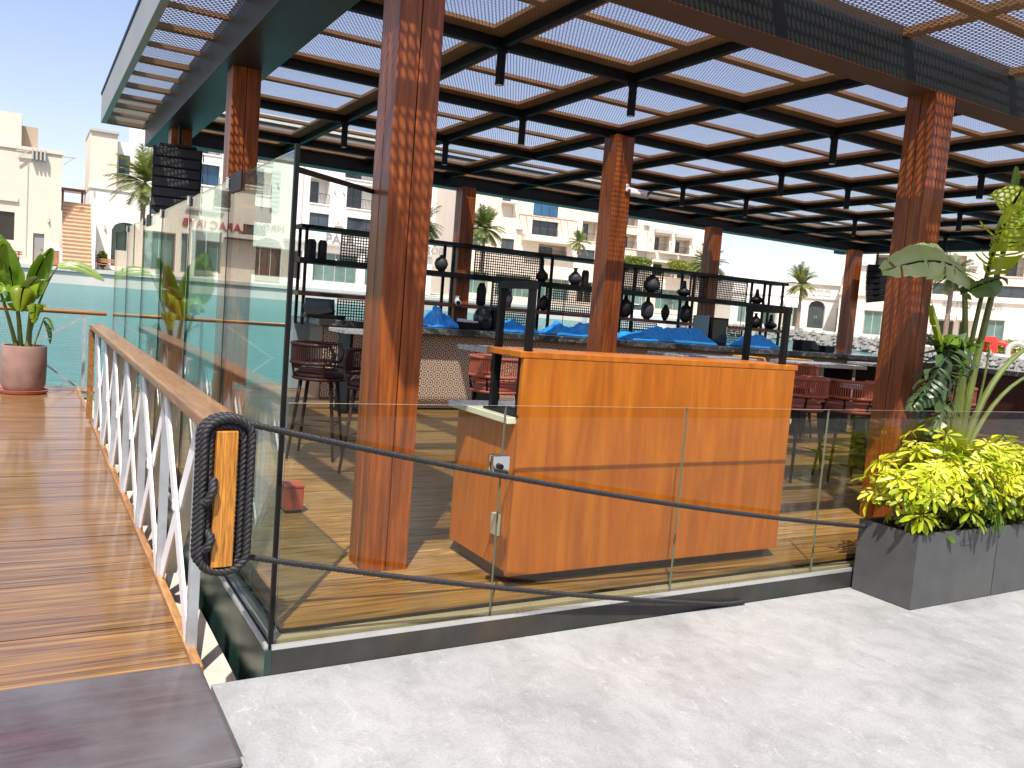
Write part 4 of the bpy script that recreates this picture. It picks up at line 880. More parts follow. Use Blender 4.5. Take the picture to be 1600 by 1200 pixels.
# ------------------------------------------------------------------ BAR
br = thing('bar_counter', (3.3,6.88,DZ), 'long bar with patterned tile front and dark marble top', 'bar')
BL = 11.2
MB().box(0,.02,0,BL,.60,1.03).build('body', M['brown_panel'], br)
tm = MB().box(0,-.009,0,.198,.0,.198).mesh('tile', M['tile'])
for i in range(56):
    for j in range(5): place('tile', tm, br, (i*.2+.001, .019, .02+j*.2))
MB().box(-.12,-.16,1.031,BL+.1,.95,1.115).build('counter_top', M['marble_d'], br, bevel=.004)
MB().box(0,.0,0,BL,.018,.018).build('kick_rail', M['steel'], br)
bw = thing('bar_wing', (2.62,7.86,DZ), 'short tiled bar end left of the large post', 'bar')
MB().box(0,.02,0,.66,.62,1.03).build('body', M['brown_panel'], bw)
for i in range(3):
    for j in range(5): place('tile', tm, bw, (i*.2+.02, .019, .02+j*.2))
MB().box(-.1,-.12,1.031,.665,.75,1.115).build('counter_top', M['marble_d'], bw, bevel=.004)
o = MB().box(2.52,9.02,DZ,2.90,9.34,1.28).build('steel_cabinet', M['blue_panel'], None, bevel=.01); tag(o, 'pale grey green cabinet standing left of the bar end', 'cabinet')
b2 = thing('bar_return', (12.9,2.3,DZ), 'dark marble side bar running towards the right picture edge', 'bar')
MB().box(0,0,0,.6,4.2,1.02).build('body', M['dark_wood'], b2); MB().box(-.15,-.1,1.021,.75,4.25,1.10).build('counter_top', M['marble_d'], b2, bevel=.004)
# shelf unit
su = thing('shelf_unit', (2.44,8.40,0), 'black metal bar shelving with perforated panels and brown lower shelf', 'shelf unit')
SL = 9.85; ZS = (1.655,2.135,2.60)
for z, mt, th_ in ((ZS[2],'black',.055),(ZS[1],'black',.075),(ZS[0],'dark_wood',.06)): MB().box(-.05,-.02,z-th_,SL,.40,z).build('shelf', M[mt], su)
for x in (.02,2.35,4.18,5.95,7.35,9.2,9.72):
    for yv in (0,.34): MB().box(x,yv,1.18,x+.04,yv+.04,2.5445).build('upright', M['black'], su)
for x0,x1,z0,z1 in ((.62,1.55,2.14,2.54),(2.85,4.12,2.14,2.54),(5.78,6.75,2.14,2.54),(7.45,8.92,2.14,2.54),(4.25,5.75,1.66,2.055),(3.2,3.55,1.66,2.055),(.62,1.6,1.2,1.59),(3.15,4.1,1.2,1.59),(5.7,6.7,1.2,1.59),(8.2,8.9,1.2,1.59)):
    f = MB(); f.box(x0-.015,.19,z0,x0,.215,z1).box(x1,.19,z0,x1+.015,.215,z1).box(x0,.19,z1-.015,x1,.215,z1).box(x0,.19,z0,x1,.215,z0+.015)
    fo = f.build('panel_frame', M['black'], su); MB().box(x0,.2,z0+.0151,x1,.204,z1-.0151).build('perforated_panel', M['mesh'], fo)
# vases
prof = {'bottle':[(.04,0),(.06,.02),(.062,.2),(.045,.25),(.03,.285)],'teardrop':[(.03,0),(.085,.05),(.11,.12),(.085,.19),(.03,.235),(.022,.26)],'longneck':[(.05,0),(.105,.06),(.10,.13),(.04,.19),(.018,.23),(.018,.36),(.022,.37)],
  'round':[(.06,0),(.115,.08),(.12,.14),(.07,.20),(.03,.235),(.028,.27),(.05,.295)],'cyl':[(.06,0),(.065,.02),(.065,.23),(.045,.275)],'gourd':[(.06,0),(.13,.06),(.13,.10),(.05,.15),(.04,.2),(.028,.29)],'flask':[(.05,0),(.11,.05),(.12,.15),(.10,.22),(.04,.26),(.03,.32)],'drop2':[(.03,0),(.07,.08),(.085,.17),(.05,.24),(.02,.30)],'disc':[(.05,0),(.15,.1),(.155,.17),(.1,.28),(.04,.32)]}
names = {'bottle':'bottle','teardrop':'vase','longneck':'vase','round':'vase','cyl':'vase','gourd':'vase','flask':'vase','drop2':'vase','disc':'vase'}
V = [(2.60,2,'cyl','b','black straight sided vase at the left end of the top shelf row'),(2.76,2,'cyl','b','second black straight sided vase from the left on the top row'),(4.67,2,'teardrop','g','grey teardrop vase left of the back post on the top row'),(6.55,2,'longneck','b','black long necked vase on the top row before the cream block'),(7.22,2,'round','g','grey round vase with flared lip on the top row'),(7.43,2,'cyl','b','black cylinder vase left of the middle post on the top row'),(8.92,2,'disc','g','grey disc vase before a perforated panel on the top row'),(9.70,2,'gourd','b','black gourd vase right of the perforated panel, by the right back post, top row'),(11.62,2,'gourd','b','black gourd vase at the right end of the top row'),
     (8.36,1,'flask','b','black flask vase beside the middle post on the lower row'),(8.87,1,'flask','g','grey flask vase second from the middle post on the lower row'),(9.30,1,'drop2','b','black pointed vase on the lower row'),(9.80,1,'flask','b','black vase left of the right back post on the lower row'),(11.65,1,'round','b','round black vase near the right end of the lower row'),(12.08,1,'gourd','b','squat black long necked vase at the right end of the lower row'),(5.42,1,'bottle','b','tall black bottle right of the back post on the lower row'),(5.92,1,'drop2','g','grey drop vase framed by the left desk frame'),(6.62,1,'teardrop','b','black round vase beside the lower perforated panel')]
for x, row, pf, c, lab in V:
    sc_ = 1.28 if pf == 'bottle' else 1.0
    o = MB().lathe([(max(r_,.004)*sc_, z_*sc_*(1.25 if row == 1 and pf in ('flask',) else 1)) for r_, z_ in prof[pf]], 18).build('vase', M['vase_'+c], None, (x,8.56,ZS[1 if row == 2 else 0]+.001), smooth=True, angle=60); tag(o, lab, 'vase', 'vases on the bar shelves')
# things on the bar
def tarp(x0,x1,y0,y1,h,seed,label):
    rnd = random.Random(seed); n_, m_ = 40, 20; m = MB(); vs = []
    for i in range(n_+1):
        for j in range(m_+1):
            u, v = i/n_, j/m_; e = min(u,1-u,v*.6,(1-v)*.6)*2
            z = h*min(1,e*2.2)**.7*(.55+.75*noise.noise(Vector((u*3+seed,v*2,0)))+.35*abs(noise.noise(Vector((u*7,v*5,seed))))+.16*abs(noise.noise(Vector((u*19+v*6,v*9,seed)))))
            vs.append((x0+(x1-x0)*u, y0+(y1-y0)*v, max(0,z)+.004))
    fs = [(i*(m_+1)+j,(i+1)*(m_+1)+j,(i+1)*(m_+1)+j+1,i*(m_+1)+j+1) for i in range(n_) for j in range(m_)]
    m.add(vs, fs); o = m.build('tarpaulin', M['tarp'], None, (0,0,1.2955), smooth=True, angle=28); tag(o, label, 'tarpaulin', 'blue sheets on the bar')
    sd = o.modifiers.new('thick','SOLIDIFY'); sd.thickness = .006; sd.offset = 1
for i,(a,c,h,lab) in enumerate(((3.86,4.34,.30,'blue plastic sheet right of the large post on the bar'),(4.98,5.68,.22,'blue plastic sheet behind the left desk frame'),(6.0,6.85,.24,'blue plastic sheet left of the middle post on the bar'),(7.45,9.3,.26,'longest blue plastic sheet between middle and back posts'),(9.92,10.9,.22,'blue plastic sheet by the right desk frame'))): tarp(a,c,7.10,7.72,h,i+1,lab)
t = thing('paper_tray', (4.38,7.15,1.297), 'black tray with white paper on the bar', 'tray'); MB().box(0,0,0,.31,.25,.10).build('tray', M['black'], t); MB().box(.03,.03,.101,.28,.22,.15).build('paper', M['paper'], t, rot=(0,R(6),0))
t = thing('bar_machine', (4.74,7.35,1.297), 'dark rounded machine on the bar beside the paper tray', 'machine'); MB().lathe([(.13,0),(.15,.03),(.15,.2),(.12,.28),(.07,.33)],16).build('body', M['screen'], t, (.1,0,0), smooth=True); MB().box(.2,-.14,0,.3,.14,.3).build('back', M['steel'], t)
t = thing('point_of_sale', (2.68,7.92,1.297), 'black till screen at the left end of the bar', 'till'); MB().box(-.3,-.05,0,.25,.25,.05).build('base', M['black'], t); MB().bar((-.05,.1,.05),(-.1,.2,.22),.42,.03,(0,-1,.4)).build('screen', M['black'], t); MB().box(-.27,.1,.06,.15,.14,.30).build('display', M['screen'], t, rot=(R(-12),0,0))
t = thing('display_fridge', (9.5,7.55,1.297), 'small dark glass display fridge on the bar', 'fridge'); MB().box(0,0,0,.42,.4,.48).build('body', M['black'], t); MB().box(.04,-.012,.04,.38,-.001,.44).build('door', M['screen'], t); MB().box(.36,-.03,.15,.375,-.0125,.33).build('handle', M['chrome'], t); MB().box(-.06,.0,0,-.045,.4,.5).build('side_glass', M['blue_panel'], t)
t = thing('black_box', (11.6,7.3,1.297), 'black lidded box right of the right desk frame', 'box', 'black boxes on the bar'); MB().box(0,0,0,.24,.22,.16).build('body', M['black'], t); MB().box(-.01,-.01,.161,.25,.23,.2).build('lid', M['cabinet'], t)
t = thing('black_box', (12.25,7.3,1.297), 'low black box left of the right back post', 'box', 'black boxes on the bar'); MB().box(0,0,0,.28,.22,.10).build('body', M['black'], t); MB().box(-.01,-.01,.101,.29,.23,.12).build('lid', M['cabinet'], t)
o = MB().lathe([(.10,0),(.115,.04),(.08,.13),(.02,.2)],14).build('napkin_cone', M['vase_g'], None, (12.03,7.4,1.2965), smooth=True); tag(o, 'grey cone shaped holder between two black boxes on the bar', 'holder')

# ------------------------------------------------------------------ high tables and bar stools
def high_table(x0,y0,x1,y1,z,label):
    t = thing('high_table', ((x0+x1)/2,(y0+y1)/2,DZ), label, 'table', 'high bar tables'); w_, d_ = (x1-x0)/2, (y1-y0)/2; h = z-DZ
    MB().box(-w_,-d_,h-.05,w_,d_,h).build('table_top', M['marble_g'], t, bevel=.005)
    for s_ in (-1,1): MB().box(s_*w_*.7-.02,-d_*.7,.012,s_*w_*.7+.02,d_*.7,h-.051).build('leg_panel', M['steel'], t)
    MB().box(-w_*.7-.05,-.04,.012,w_*.7+.05,.04,.03).build('foot_bar', M['steel'], t); MB().box(-w_*.9,-d_*.8,0,w_*.9,d_*.8,.0115).build('base_plate', M['steel'], t)
high_table(2.42,6.35,3.25,7.0,1.22,'grey marble high table left of the large post before the bar end')
high_table(2.95,3.7,4.15,4.35,1.22,'grey marble high table behind the red stool and the left desk frame')
high_table(6.6,5.0,8.1,5.7,1.2,'grey marble high table between desk top and bar, in the middle')
high_table(8.6,4.6,9.9,5.3,1.2,'grey marble high table left of the large right post')
high_table(6.9,2.0,8.0,2.7,1.1,'grey marble high table behind the tall leafy plant')
high_table(11.5,5.6,12.6,6.2,1.2,'grey marble high table farthest right near the bar')
def make_stool(mat, leg):
    me = {}
    me['seat'] = MB().lathe([(.17,.70),(.215,.715),(.22,.745),(.20,.765),(.06,.772)],22).mesh('seat', M[mat], True)
    me['rim'] = MB().tube([(.225*math.cos(2*math.pi*i/24),.225*math.sin(2*math.pi*i/24),.705) for i in range(24)], .014, 8, True).mesh('seat_rim', M[mat], True)
    for i,(sx,sy) in enumerate(((-1,-1),(1,-1),(1,1),(-1,1))): me['leg%d'%i] = MB().tube([(.13*sx,.13*sy,.70),(.20*sx,.20*sy,0)], [.018,.012], 8).mesh('leg', M[leg], True)
    me['foot'] = MB().tube([(.168,-.168,.30),(.168,.168,.30),(-.168,.168,.30),(-.168,-.168,.30)], .010, 6, True).mesh('footrest', M[leg])
    # back: horseshoe band of stadium loops with cords
    lo = []; hi = []
    for i in range(25):
        a = R(-30+240*i/24); lo.append((.25*math.cos(a),.25*math.sin(a),.84)); hi.append((.25*math.cos(a),.25*math.sin(a),1.00))
    loop = lo+[(lo[-1][0]*1.02,lo[-1][1]*1.02-.04,.92)]+hi[::-1]+[(lo[0][0]*1.02,lo[0][1]*1.02-.04,.92)]
    me['band'] = MB().tube(loop, .016, 8, True).mesh('back_loop', M[mat], True)
    cd = MB()
    for i in range(1,24):
        for h_ in (0,.5):
            a = R(-30+240*(i+h_)/24); cd.bar((.25*math.cos(a),.25*math.sin(a),.845),(.25*math.cos(a),.25*math.sin(a),.995),.009,.009)
    me['cord'] = cd.mesh('back_cords', M[mat])
    me['arm'] = MB().tube([(.235*math.cos(R(-50+280*i/24)),.235*math.sin(R(-50+280*i/24)),.80) for i in range(25)], .013, 8).mesh('arm_hoop', M[mat], True)
    st_ = MB()
    for a in (-20,60,120,200): st_.cyl((.225*math.cos(R(a)),.225*math.sin(R(a)),.71),(.25*math.cos(R(a)),.25*math.sin(R(a)),.85),.011,n=6)
    me['back_post'] = st_.mesh('back_post', M[leg])
    return me
ST = {'maroon':make_stool('maroon','maroon'),'coral':make_stool('coral','black'),'mustard':make_stool('mustard','black')}
pn = {'seat':'seat','rim':'seat_rim','foot':'footrest','band':'back_loop','cord':'back_cords','arm':'arm_hoop','back_post':'back_post'}
def stool(kind, x, y, rz, label, sc=1.0):
    t = thing('bar_stool', (x,y,DZ), label, 'stool', 'woven bar stools', R(rz)); t.scale = (sc,sc,sc)
    for k_, me in ST[kind].items():
        o = place(pn.get(k_,'leg'), me, t)
        if k_ in ('cord','back_post'): o['kind'] = 'stuff'
    return t
stool('maroon',1.32,3.75,60,'dark maroon woven bar stool nearest the tall glass')
stool('maroon',1.58,3.05,-40,'dark maroon woven bar stool half hidden by the large post')
stool('coral',2.72,3.05,100,'coral red woven bar stool seen through the left desk frame')
stool('coral',5.62,2.15,175,'coral red woven bar stool nearest the right end of the desk')
stool('coral',6.15,2.0,150,'coral red woven bar stool beside the large right post, near row')
stool('coral',8.3,4.5,-160,'coral red woven bar stool behind the desk corner, far row')
stool('coral',9.3,5.5,20,'coral red woven bar stool under the far marble table')
stool('mustard',10.0,6.0,0,'mustard yellow woven bar stool behind the far marble table')
stool('mustard',8.8,5.9,10,'mustard yellow woven bar stool just over the right desk corner')
stool('coral',8.4,2.6,120,'coral red woven bar stool behind the tall plant stems')
stool('coral',7.4,1.75,200,'coral red woven bar stool low behind the tall plant, right edge')
# red box and floor socket
t = thing('red_box', (.58,1.92,DZ), 'small red metal box on the deck by the tall glass', 'box'); MB().box(-.03,-.06,.02,.09,.09,.17).build('body', M['redbox'], t, bevel=.006); MB().box(-.02,-.05,0,.08,.08,.02).build('foot', M['steel'], t); MB().box(-.034,-.064,.171,.094,.094,.182).build('lid', M['redbox'], t)

# ------------------------------------------------------------------ PLANTERS AND PLANTS
def planter(x0,x1,label):
    t = thing('planter_box', ((x0+x1)/2,-.26,0), label, 'planter', 'grey box planters'); w_ = (x1-x0)/2; d_ = .205; h = .46
    m = MB(); th_ = .03
    m.box(-w_,-d_,.004,w_,-d_+th_,h).box(-w_,d_-th_,.004,w_,d_,h).box(-w_,-d_+th_,.004,-w_+th_,d_-th_,h).box(w_-th_,-d_+th_,.004,w_,d_-th_,h).box(-w_+th_,-d_+th_,.005,w_-th_,d_-th_,.03)
    m.build('box', M['planter'], t); MB().box(-w_+th_,-d_+th_,.3,w_-th_,d_-th_,.39).build('soil', M['soil'], t)
    MB().box(.02,-d_-.004,h-.09,.12,-d_-.0005,h-.065).build('handle_slot', M['planter'], t)
    return t
planter(3.70,4.545,'grey box planter at the end of the ropes, left of two'); planter(4.555,5.40,'grey box planter at the right picture edge')
def whorl(seed):
    rnd = random.Random(seed); m = MB(); n_ = rnd.choice((7,8,8,9))
    for i in range(n_):
        a = 2*math.pi*i/n_+rnd.uniform(-.15,.15); L = rnd.uniform(.065,.105); w_ = L*rnd.uniform(.14,.185); dr = rnd.uniform(.10,.55)
        d = Vector((math.cos(a),math.sin(a),0)); s_ = Vector((-math.sin(a),math.cos(a),0)); up = Vector((0,0,1))
        def pt(t_, side): z = .010*t_ - dr*L*t_*t_; return d*(.012+L*t_)+up*(z-abs(side)*-.25*w_)+s_*side*w_
        vs = [pt(0,0),pt(.35,-.55),pt(.35,0)-up*.004,pt(.35,.55),pt(.72,-1),pt(.72,0)-up*.005,pt(.72,1),pt(.93,-.6),pt(.93,.6),pt(1.02,0)]
        m.add(vs, [(0,2,1),(0,3,2),(1,2,5,4),(2,3,6,5),(4,5,9,7),(5,6,8,9)])
    m.tube([(0,0,0),(0,0,-.05)], [.003,.003], 4)
    return m
WH = {c:[whorl(40+i).mesh('leaf', M[c]) for i in range(6)] for c in ('bush','bush_dark')}
def bush(x0,x1,label,seed,n):
    rnd = random.Random(seed); t = thing('umbrella_plant', ((x0+x1)/2,-.26,.38), label, 'plant', 'yellow umbrella plants'); w_ = (x1-x0)/2
    stems = MB(); tips = []
    for i in range(n):
        u = rnd.uniform(-1,1); v = rnd.uniform(-1,1); edge = 1-.45*abs(u)**3; top = (.54+.22*noise.noise(Vector((u*2.3+seed,v,0))))*edge
        q_ = rnd.random()**.55; z = .05+top*q_; sp = .62+.5*math.sin(q_*math.pi*.75)
        p = Vector((u*w_*(.86+.25*q_), v*.22*sp-.03, z)); tips.append((p,q_,u,v))
        out_ = Vector((u*.55+rnd.uniform(-.4,.4), v*.8-.15+rnd.uniform(-.4,.4), .55+.5*q_)).normalized()
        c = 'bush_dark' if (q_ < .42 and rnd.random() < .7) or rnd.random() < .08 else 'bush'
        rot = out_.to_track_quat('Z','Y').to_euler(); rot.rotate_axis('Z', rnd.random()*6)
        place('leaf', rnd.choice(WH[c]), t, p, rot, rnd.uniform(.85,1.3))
    for i in range(26):
        p,q_,u,v = rnd.choice(tips); stems.tube([(u*w_*.6,v*.1,0),(p.x*.9,p.y*.8,p.z*.5),p], [.007,.006,.004], 5)
    for s_ in range(1): stems.build('stems', M['stem'], t)
    return t
bush(3.72,4.55,'bright yellow variegated umbrella plant in the left planter',1,205)
bush(4.56,5.40,'bright yellow variegated umbrella plant in the planter at the right edge',2,205)
# big leaf builder
def blade(P, W_, sidev, mat, parent, seed, tear=.3, droop=.25, fold=.35, nseg=18):
    """P: list of midrib points (Vector); sidev: sideways vector; each strip between lateral veins may hang on its own"""
    rnd = random.Random(seed); m = MB(); n_ = nseg
    def at(t_):
        f = t_*(len(P)-1); i = min(int(f), len(P)-2); return P[i].lerp(P[i+1], f-i)
    def wid(t_): return W_*max(.02, math.sin(math.pi*min(1,t_*.92+.06))**.55*(1-.25*t_))
    for s_ in (-1,1):
        hang = droop*rnd.uniform(.6,1.2); grp = 0
        verts_prev = None
        for i in range(n_):
            if rnd.random() < tear: hang = droop*rnd.uniform(.2,2.4); verts_prev = None; gap = rnd.uniform(.004,.02)
            else: gap = 0
            rows = []
            for t_ in (i/n_+gap, (i+1)/n_):
                c = at(t_); tg = (at(min(1,t_+.02))-at(max(0,t_-.02))).normalized(); sd = sidev-tg*sidev.dot(tg); sd.normalize(); up = sd.cross(tg)
                if up.z < 0: up = -up
                row = [c]; w_ = wid(t_)
                for k_ in range(1,4):
                    q_ = k_/3; row.append(c+sd*s_*w_*q_*math.cos(hang*q_*1.2)+tg*w_*.28*q_+up*(fold*w_*q_*(1-q_)-w_*math.sin(hang*q_*1.2)*q_)+Vector((0,0,.006*math.sin(i*2.1+k_))))
                rows.append(row)
            if verts_prev is not None: rows[0] = verts_prev
            verts_prev = rows[1]
            for k_ in range(3): m.add([rows[0][k_],rows[0][k_+1],rows[1][k_+1],rows[1][k_]], [(0,1,2,3)])
    m.tube([p-Vector((0,0,.004)) for p in P], [.010*(1-.8*i/(len(P)-1)) for i in range(len(P))], 6)
    me = m; bm = bmesh.new(); o = m.build('leaf', mat, parent, smooth=True, angle=50)
    bm.from_mesh(o.data); bmesh.ops.remove_doubles(bm, verts=bm.verts, dist=.0005); bm.to_mesh(o.data); bm.free()
    return o
def bez(a,b_,c,n_=9):
    a,b_,c = Vector(a),Vector(b_),Vector(c); return [a*(1-t_)**2+b_*2*t_*(1-t_)+c*t_*t_ for t_ in [i/(n_-1) for i in range(n_)]]
sp = thing('strelitzia', (5.42,.42,DZ), 'tall bird of paradise plant with torn leaves behind the glass', 'plant'); L0 = Vector(sp.location)
def lp(x,y,z): return Vector((x,y,z))-L0
MB().lathe([(.16,0),(.19,.02),(.22,.40),(.225,.42),(.19,.42)],22).build('pot', M['planter'], sp, smooth=True); MB().lathe([(.02,.39),(.19,.395)],18).build('soil', M['soil'], sp)
stems = [((5.40,.42,.5),(5.42,.40,1.5),(5.16,.34,2.02),.026),((5.44,.42,.5),(5.50,.40,1.6),(5.64,.34,2.52),.024),((5.42,.44,.5),(5.40,.42,1.6),(5.52,.36,2.45),.018),((5.46,.42,.5),(5.55,.36,1.45),(6.15,.32,1.66),.022),((5.45,.42,.5),(5.60,.34,1.25),(6.1,.28,1.42),.016),((5.40,.44,.5),(5.34,.42,1.4),(5.18,.32,1.60),.016),((5.38,.44,.5),(5.30,.42,1.1),(5.12,.40,1.55),.014),((5.5,.44,.5),(5.66,.40,1.1),(5.62,.36,1.6),.010)]
for a,b_,c,r_ in stems:
    p = [v-L0 for v in bez(a,b_,c,10)]; MB().tube(p, [r_*(1.5-.75*i/9) for i in range(10)], 8).build('stem', M['stem'], sp, smooth=True)
blade([v-L0 for v in bez((5.22,.34,2.08),(4.75,.22,2.34),(3.98,.20,2.06),12)], .17, Vector((.1,.45,1)), M['strel_pale'], sp, 1, .16, .22, .1, 22)
blade([v-L0 for v in bez((5.12,.34,2.0),(5.30,.3,2.12),(5.56,.28,2.16),8)], .16, Vector((.3,.7,.6)), M['strel'], sp, 2, .2, .5)
blade([v-L0 for v in bez((5.44,.34,2.16),(5.46,.30,2.54),(5.62,.26,2.84),11)], .28, Vector((1,-.35,.05)), M['strel_yel'], sp, 3, .55, .45, .2, 26)
blade([v-L0 for v in bez((5.60,.34,2.36),(5.72,.25,2.90),(6.35,.2,2.86),10)], .30, Vector((-.2,1,.6)), M['strel'], sp, 4, .35, .5)
blade([v-L0 for v in bez((5.62,.36,2.70),(5.64,.30,2.9),(5.56,.3,3.0),8)], .05, Vector((.2,1,.1)), M['strel_pale'], sp, 5, .2, .3)
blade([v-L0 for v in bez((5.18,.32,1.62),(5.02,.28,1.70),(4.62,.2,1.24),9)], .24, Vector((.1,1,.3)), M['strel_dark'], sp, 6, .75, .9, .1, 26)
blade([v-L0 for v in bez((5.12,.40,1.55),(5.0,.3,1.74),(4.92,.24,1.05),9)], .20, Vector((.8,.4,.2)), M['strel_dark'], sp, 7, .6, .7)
blade([v-L0 for v in bez((5.18,.32,1.58),(5.28,.25,1.72),(4.95,.2,1.36),8)], .06, Vector((.6,.6,.2)), M['strel'], sp, 8, .1, .3)
blade([v-L0 for v in bez((5.05,.36,1.50),(4.85,.3,1.72),(4.72,.3,1.90),8)], .08, Vector((.6,.8,.2)), M['strel'], sp, 9, .1, .4)
blade([v-L0 for v in bez((5.05,.36,1.50),(5.1,.3,1.66),(5.42,.3,1.62),8)], .09, Vector((.1,1,.2)), M['strel'], sp, 10, .4, .5)
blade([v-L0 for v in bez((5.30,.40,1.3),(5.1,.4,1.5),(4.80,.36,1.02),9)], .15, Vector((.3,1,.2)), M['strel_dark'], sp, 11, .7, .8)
blade([v-L0 for v in bez((6.15,.32,1.66),(6.5,.3,1.8),(6.9,.2,1.55),8)], .18, Vector((.1,1,.2)), M['strel'], sp, 12, .4, .5)
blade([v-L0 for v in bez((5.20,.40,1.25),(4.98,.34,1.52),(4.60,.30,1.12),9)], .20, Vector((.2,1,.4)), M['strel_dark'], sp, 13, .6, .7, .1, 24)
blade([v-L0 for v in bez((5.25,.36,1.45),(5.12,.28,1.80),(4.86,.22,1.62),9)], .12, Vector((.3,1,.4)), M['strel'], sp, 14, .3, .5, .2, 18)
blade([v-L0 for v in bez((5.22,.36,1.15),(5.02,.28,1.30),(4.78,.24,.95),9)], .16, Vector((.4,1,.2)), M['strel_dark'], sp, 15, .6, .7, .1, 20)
# potted plant at the jetty end
pp = thing('potted_strelitzia', (-.94,9.45,.0), 'broad leaved plant in a round weathered clay pot at the jetty end', 'plant'); L1 = Vector(pp.location)
MB().lathe([(.23,.05),(.262,.12),(.272,.4),(.268,.62),(.262,.64),(.24,.64),(.235,.55)],28).build('pot', M['terracotta'], pp, smooth=True, angle=60); MB().lathe([(.02,.58),(.236,.585)],20).build('soil', M['soil'], pp)
MB().lathe([(.24,.0),(.285,.012),(.30,.05),(.285,.052),(.27,.03)],28).build('saucer', M['saucer'], pp, smooth=True)
for (a,b_,c,r_) in (((-.9,9.45,.55),(-.88,9.45,1.0),(-.86,9.4,1.35),.03),((-.98,9.47,.55),(-1.0,9.45,1.0),(-1.06,9.4,1.3),.026),((-.92,9.44,.55),(-.80,9.42,1.35),(-.58,9.36,1.72),.014),((-1.02,9.45,.55),(-1.12,9.44,1.0),(-1.25,9.4,1.4),.022),((-.86,9.44,.55),(-.78,9.4,.8),(-.72,9.4,1.02),.010)):
    p = [v-L1 for v in bez(a,b_,c,9)]; MB().tube(p, [r_*(1.4-.7*i/8) for i in range(9)], 7).build('stem', M['stem'], pp, smooth=True)
for i,(a,b_,c,w_,sv,mt,te) in enumerate((((-.86,9.4,1.25),(-.86,9.35,1.6),(-.66,9.3,1.95),.16,(1,.5,-.3),'strel',.1),((-1.06,9.4,1.25),(-1.08,9.35,1.7),(-1.3,9.3,2.08),.18,(1,.6,.3),'strel',.1),((-.58,9.36,1.72),(-.35,9.3,1.86),(-.02,9.28,1.58),.10,(.2,.6,1),'strel_pale',.1),((-.88,9.4,1.3),(-.95,9.3,1.62),(-1.0,9.2,1.10),.20,(1,.3,0),'strel_yel',.15),((-1.02,9.4,1.1),(-1.1,9.25,1.5),(-1.3,9.2,1.25),.19,(.5,1,.3),'strel',.2),((-.86,9.38,1.05),(-.78,9.25,1.4),(-.84,9.2,.96),.13,(1,.3,0),'strel_yel',.3),((-.72,9.4,1.02),(-.66,9.36,1.06),(-.60,9.34,.86),.05,(.6,1,0),'strel_yel',.1),((-.72,9.4,.98),(-.62,9.36,.9),(-.64,9.34,.68),.055,(.6,.6,.2),'strel_dark',.1),((-1.25,9.4,1.35),(-1.35,9.3,1.7),(-1.2,9.2,1.95),.17,(1,.2,.1),'strel',.1),((-.96,9.42,1.1),(-.92,9.3,1.45),(-.80,9.25,1.55),.14,(1,.3,-.4),'strel_pale',.1))):
    blade([v-L1 for v in bez(a,b_,c,9)], w_, Vector(sv), M[mt], pp, 60+i, te, .22, .4, 16)

# ------------------------------------------------------------------ ROPES
def rope_mesh(path, r, pitch, n=6, seg=.012):
    P = [Vector(p) for p in path]; d = [0]
    for a,b_ in zip(P,P[1:]): d.append(d[-1]+(b_-a).length)
    L = d[-1]; cnt = max(8, int(L/seg)); pts = []; j = 0
    for i in range(cnt+1):
        s_ = L*i/cnt
        while j < len(P)-2 and d[j+1] < s_: j += 1
        f = (s_-d[j])/max(1e-9,(d[j+1]-d[j])); pts.append((P[j].lerp(P[j+1],f), s_))
    m = MB(); fr_ = []; prev = None
    for i,(p,s_) in enumerate(pts):
        tg = (pts[min(i+1,cnt)][0]-pts[max(i-1,0)][0]).normalized()
        a = tg.cross(Vector((0,1,.3))) if prev is None else prev-tg*prev.dot(tg)
        a.normalize(); prev = a; fr_.append((p,a,tg.cross(a),s_))
    for k_ in range(3):
        m.tube([p+(a*math.cos(2*math.pi*(s_/pitch+k_/3))+b_*math.sin(2*math.pi*(s_/pitch+k_/3)))*r*.5 for p,a,b_,s_ in fr_], r*.56, n)
    return m
def cat(a,b_,sag,n_=40): a,b_ = Vector(a),Vector(b_); return [a.lerp(b_,i/n_)-Vector((0,0,sag*4*(i/n_)*(1-i/n_))) for i in range(n_+1)]
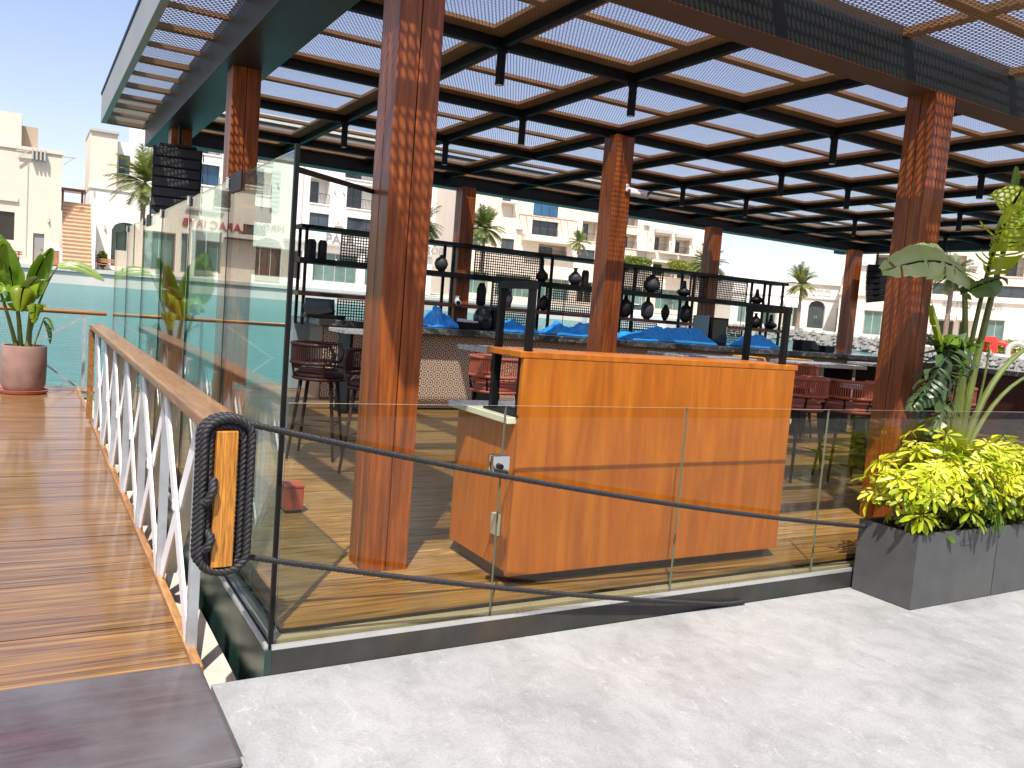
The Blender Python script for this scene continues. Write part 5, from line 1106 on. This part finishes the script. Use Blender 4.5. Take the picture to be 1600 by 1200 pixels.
cl = thing('rope_cleat', (-.245,-.14,0), 'orange wooden cleat bar wound with black rope at the railing end', 'cleat')
MB().box(-.045,-.03,.53,.035,.03,1.062).build('bar', M['cleat'], cl, bevel=.004, rot=(0,R(0),0))
MB().box(-.02,.03,.60,.01,.16,.66).box(-.02,.03,.94,.01,.16,1.0).build('bracket', M['steel'], cl)
coil = thing('coiled_rope', (-.245,-.14,0), 'thick black rope wound in long loops around the wooden cleat', 'rope')
def racetrack(w_, z0, z1, yoff, n_=10):
    out_ = []
    for i in range(n_+1): a = math.pi*i/n_; out_.append((w_*math.cos(a), yoff, z1+w_*math.sin(a)*.75))
    for i in range(n_+1): a = math.pi+math.pi*i/n_; out_.append((w_*math.cos(a), yoff, z0+w_*math.sin(a)*.75))
    return out_
random.seed(2)
for i,(w_,yo) in enumerate(((.088,-.02),(.078,.022),(.092,.055),(.062,.0),(.066,.04),(.084,.085))):
    pth = racetrack(w_, .565+random.uniform(-.01,.01), 1.035+random.uniform(-.01,.012), yo); pth.append(pth[0])
    rope_mesh(pth, .0165, .062, 6, .010).build('rope_turn', M['rope'], coil, smooth=True, angle=80)
rope_mesh([(-.09,-.01,.78),(-.07,-.05,.80),(-.055,-.055,.84),(-.05,-.03,.88)], .018, .06).build('rope_end', M['rope'], coil, smooth=True, angle=80)
rope_mesh([(-.075,-.02,.60),(-.06,-.045,.62),(-.05,-.04,.655),(-.06,.0,.67)], .018, .06).build('rope_end', M['rope'], coil, smooth=True, angle=80)
o = rope_mesh(cat((-.17,-.12,1.085),(3.74,-.10,.415),.055), .0145, .055).build('barrier_rope', M['rope'], None, smooth=True, angle=80); tag(o, 'upper black barrier rope running from the cleat to the left planter', 'rope', 'barrier ropes')
o = rope_mesh(cat((-.17,-.12,.555),(2.56,-.05,.024),.03)+[Vector((2.66,-.05,.017)),Vector((2.74,-.05,.016))], .0135, .052).build('barrier_rope', M['rope'], None, smooth=True, angle=80); tag(o, 'lower black barrier rope drooping from the cleat to the pavement', 'rope', 'barrier ropes')
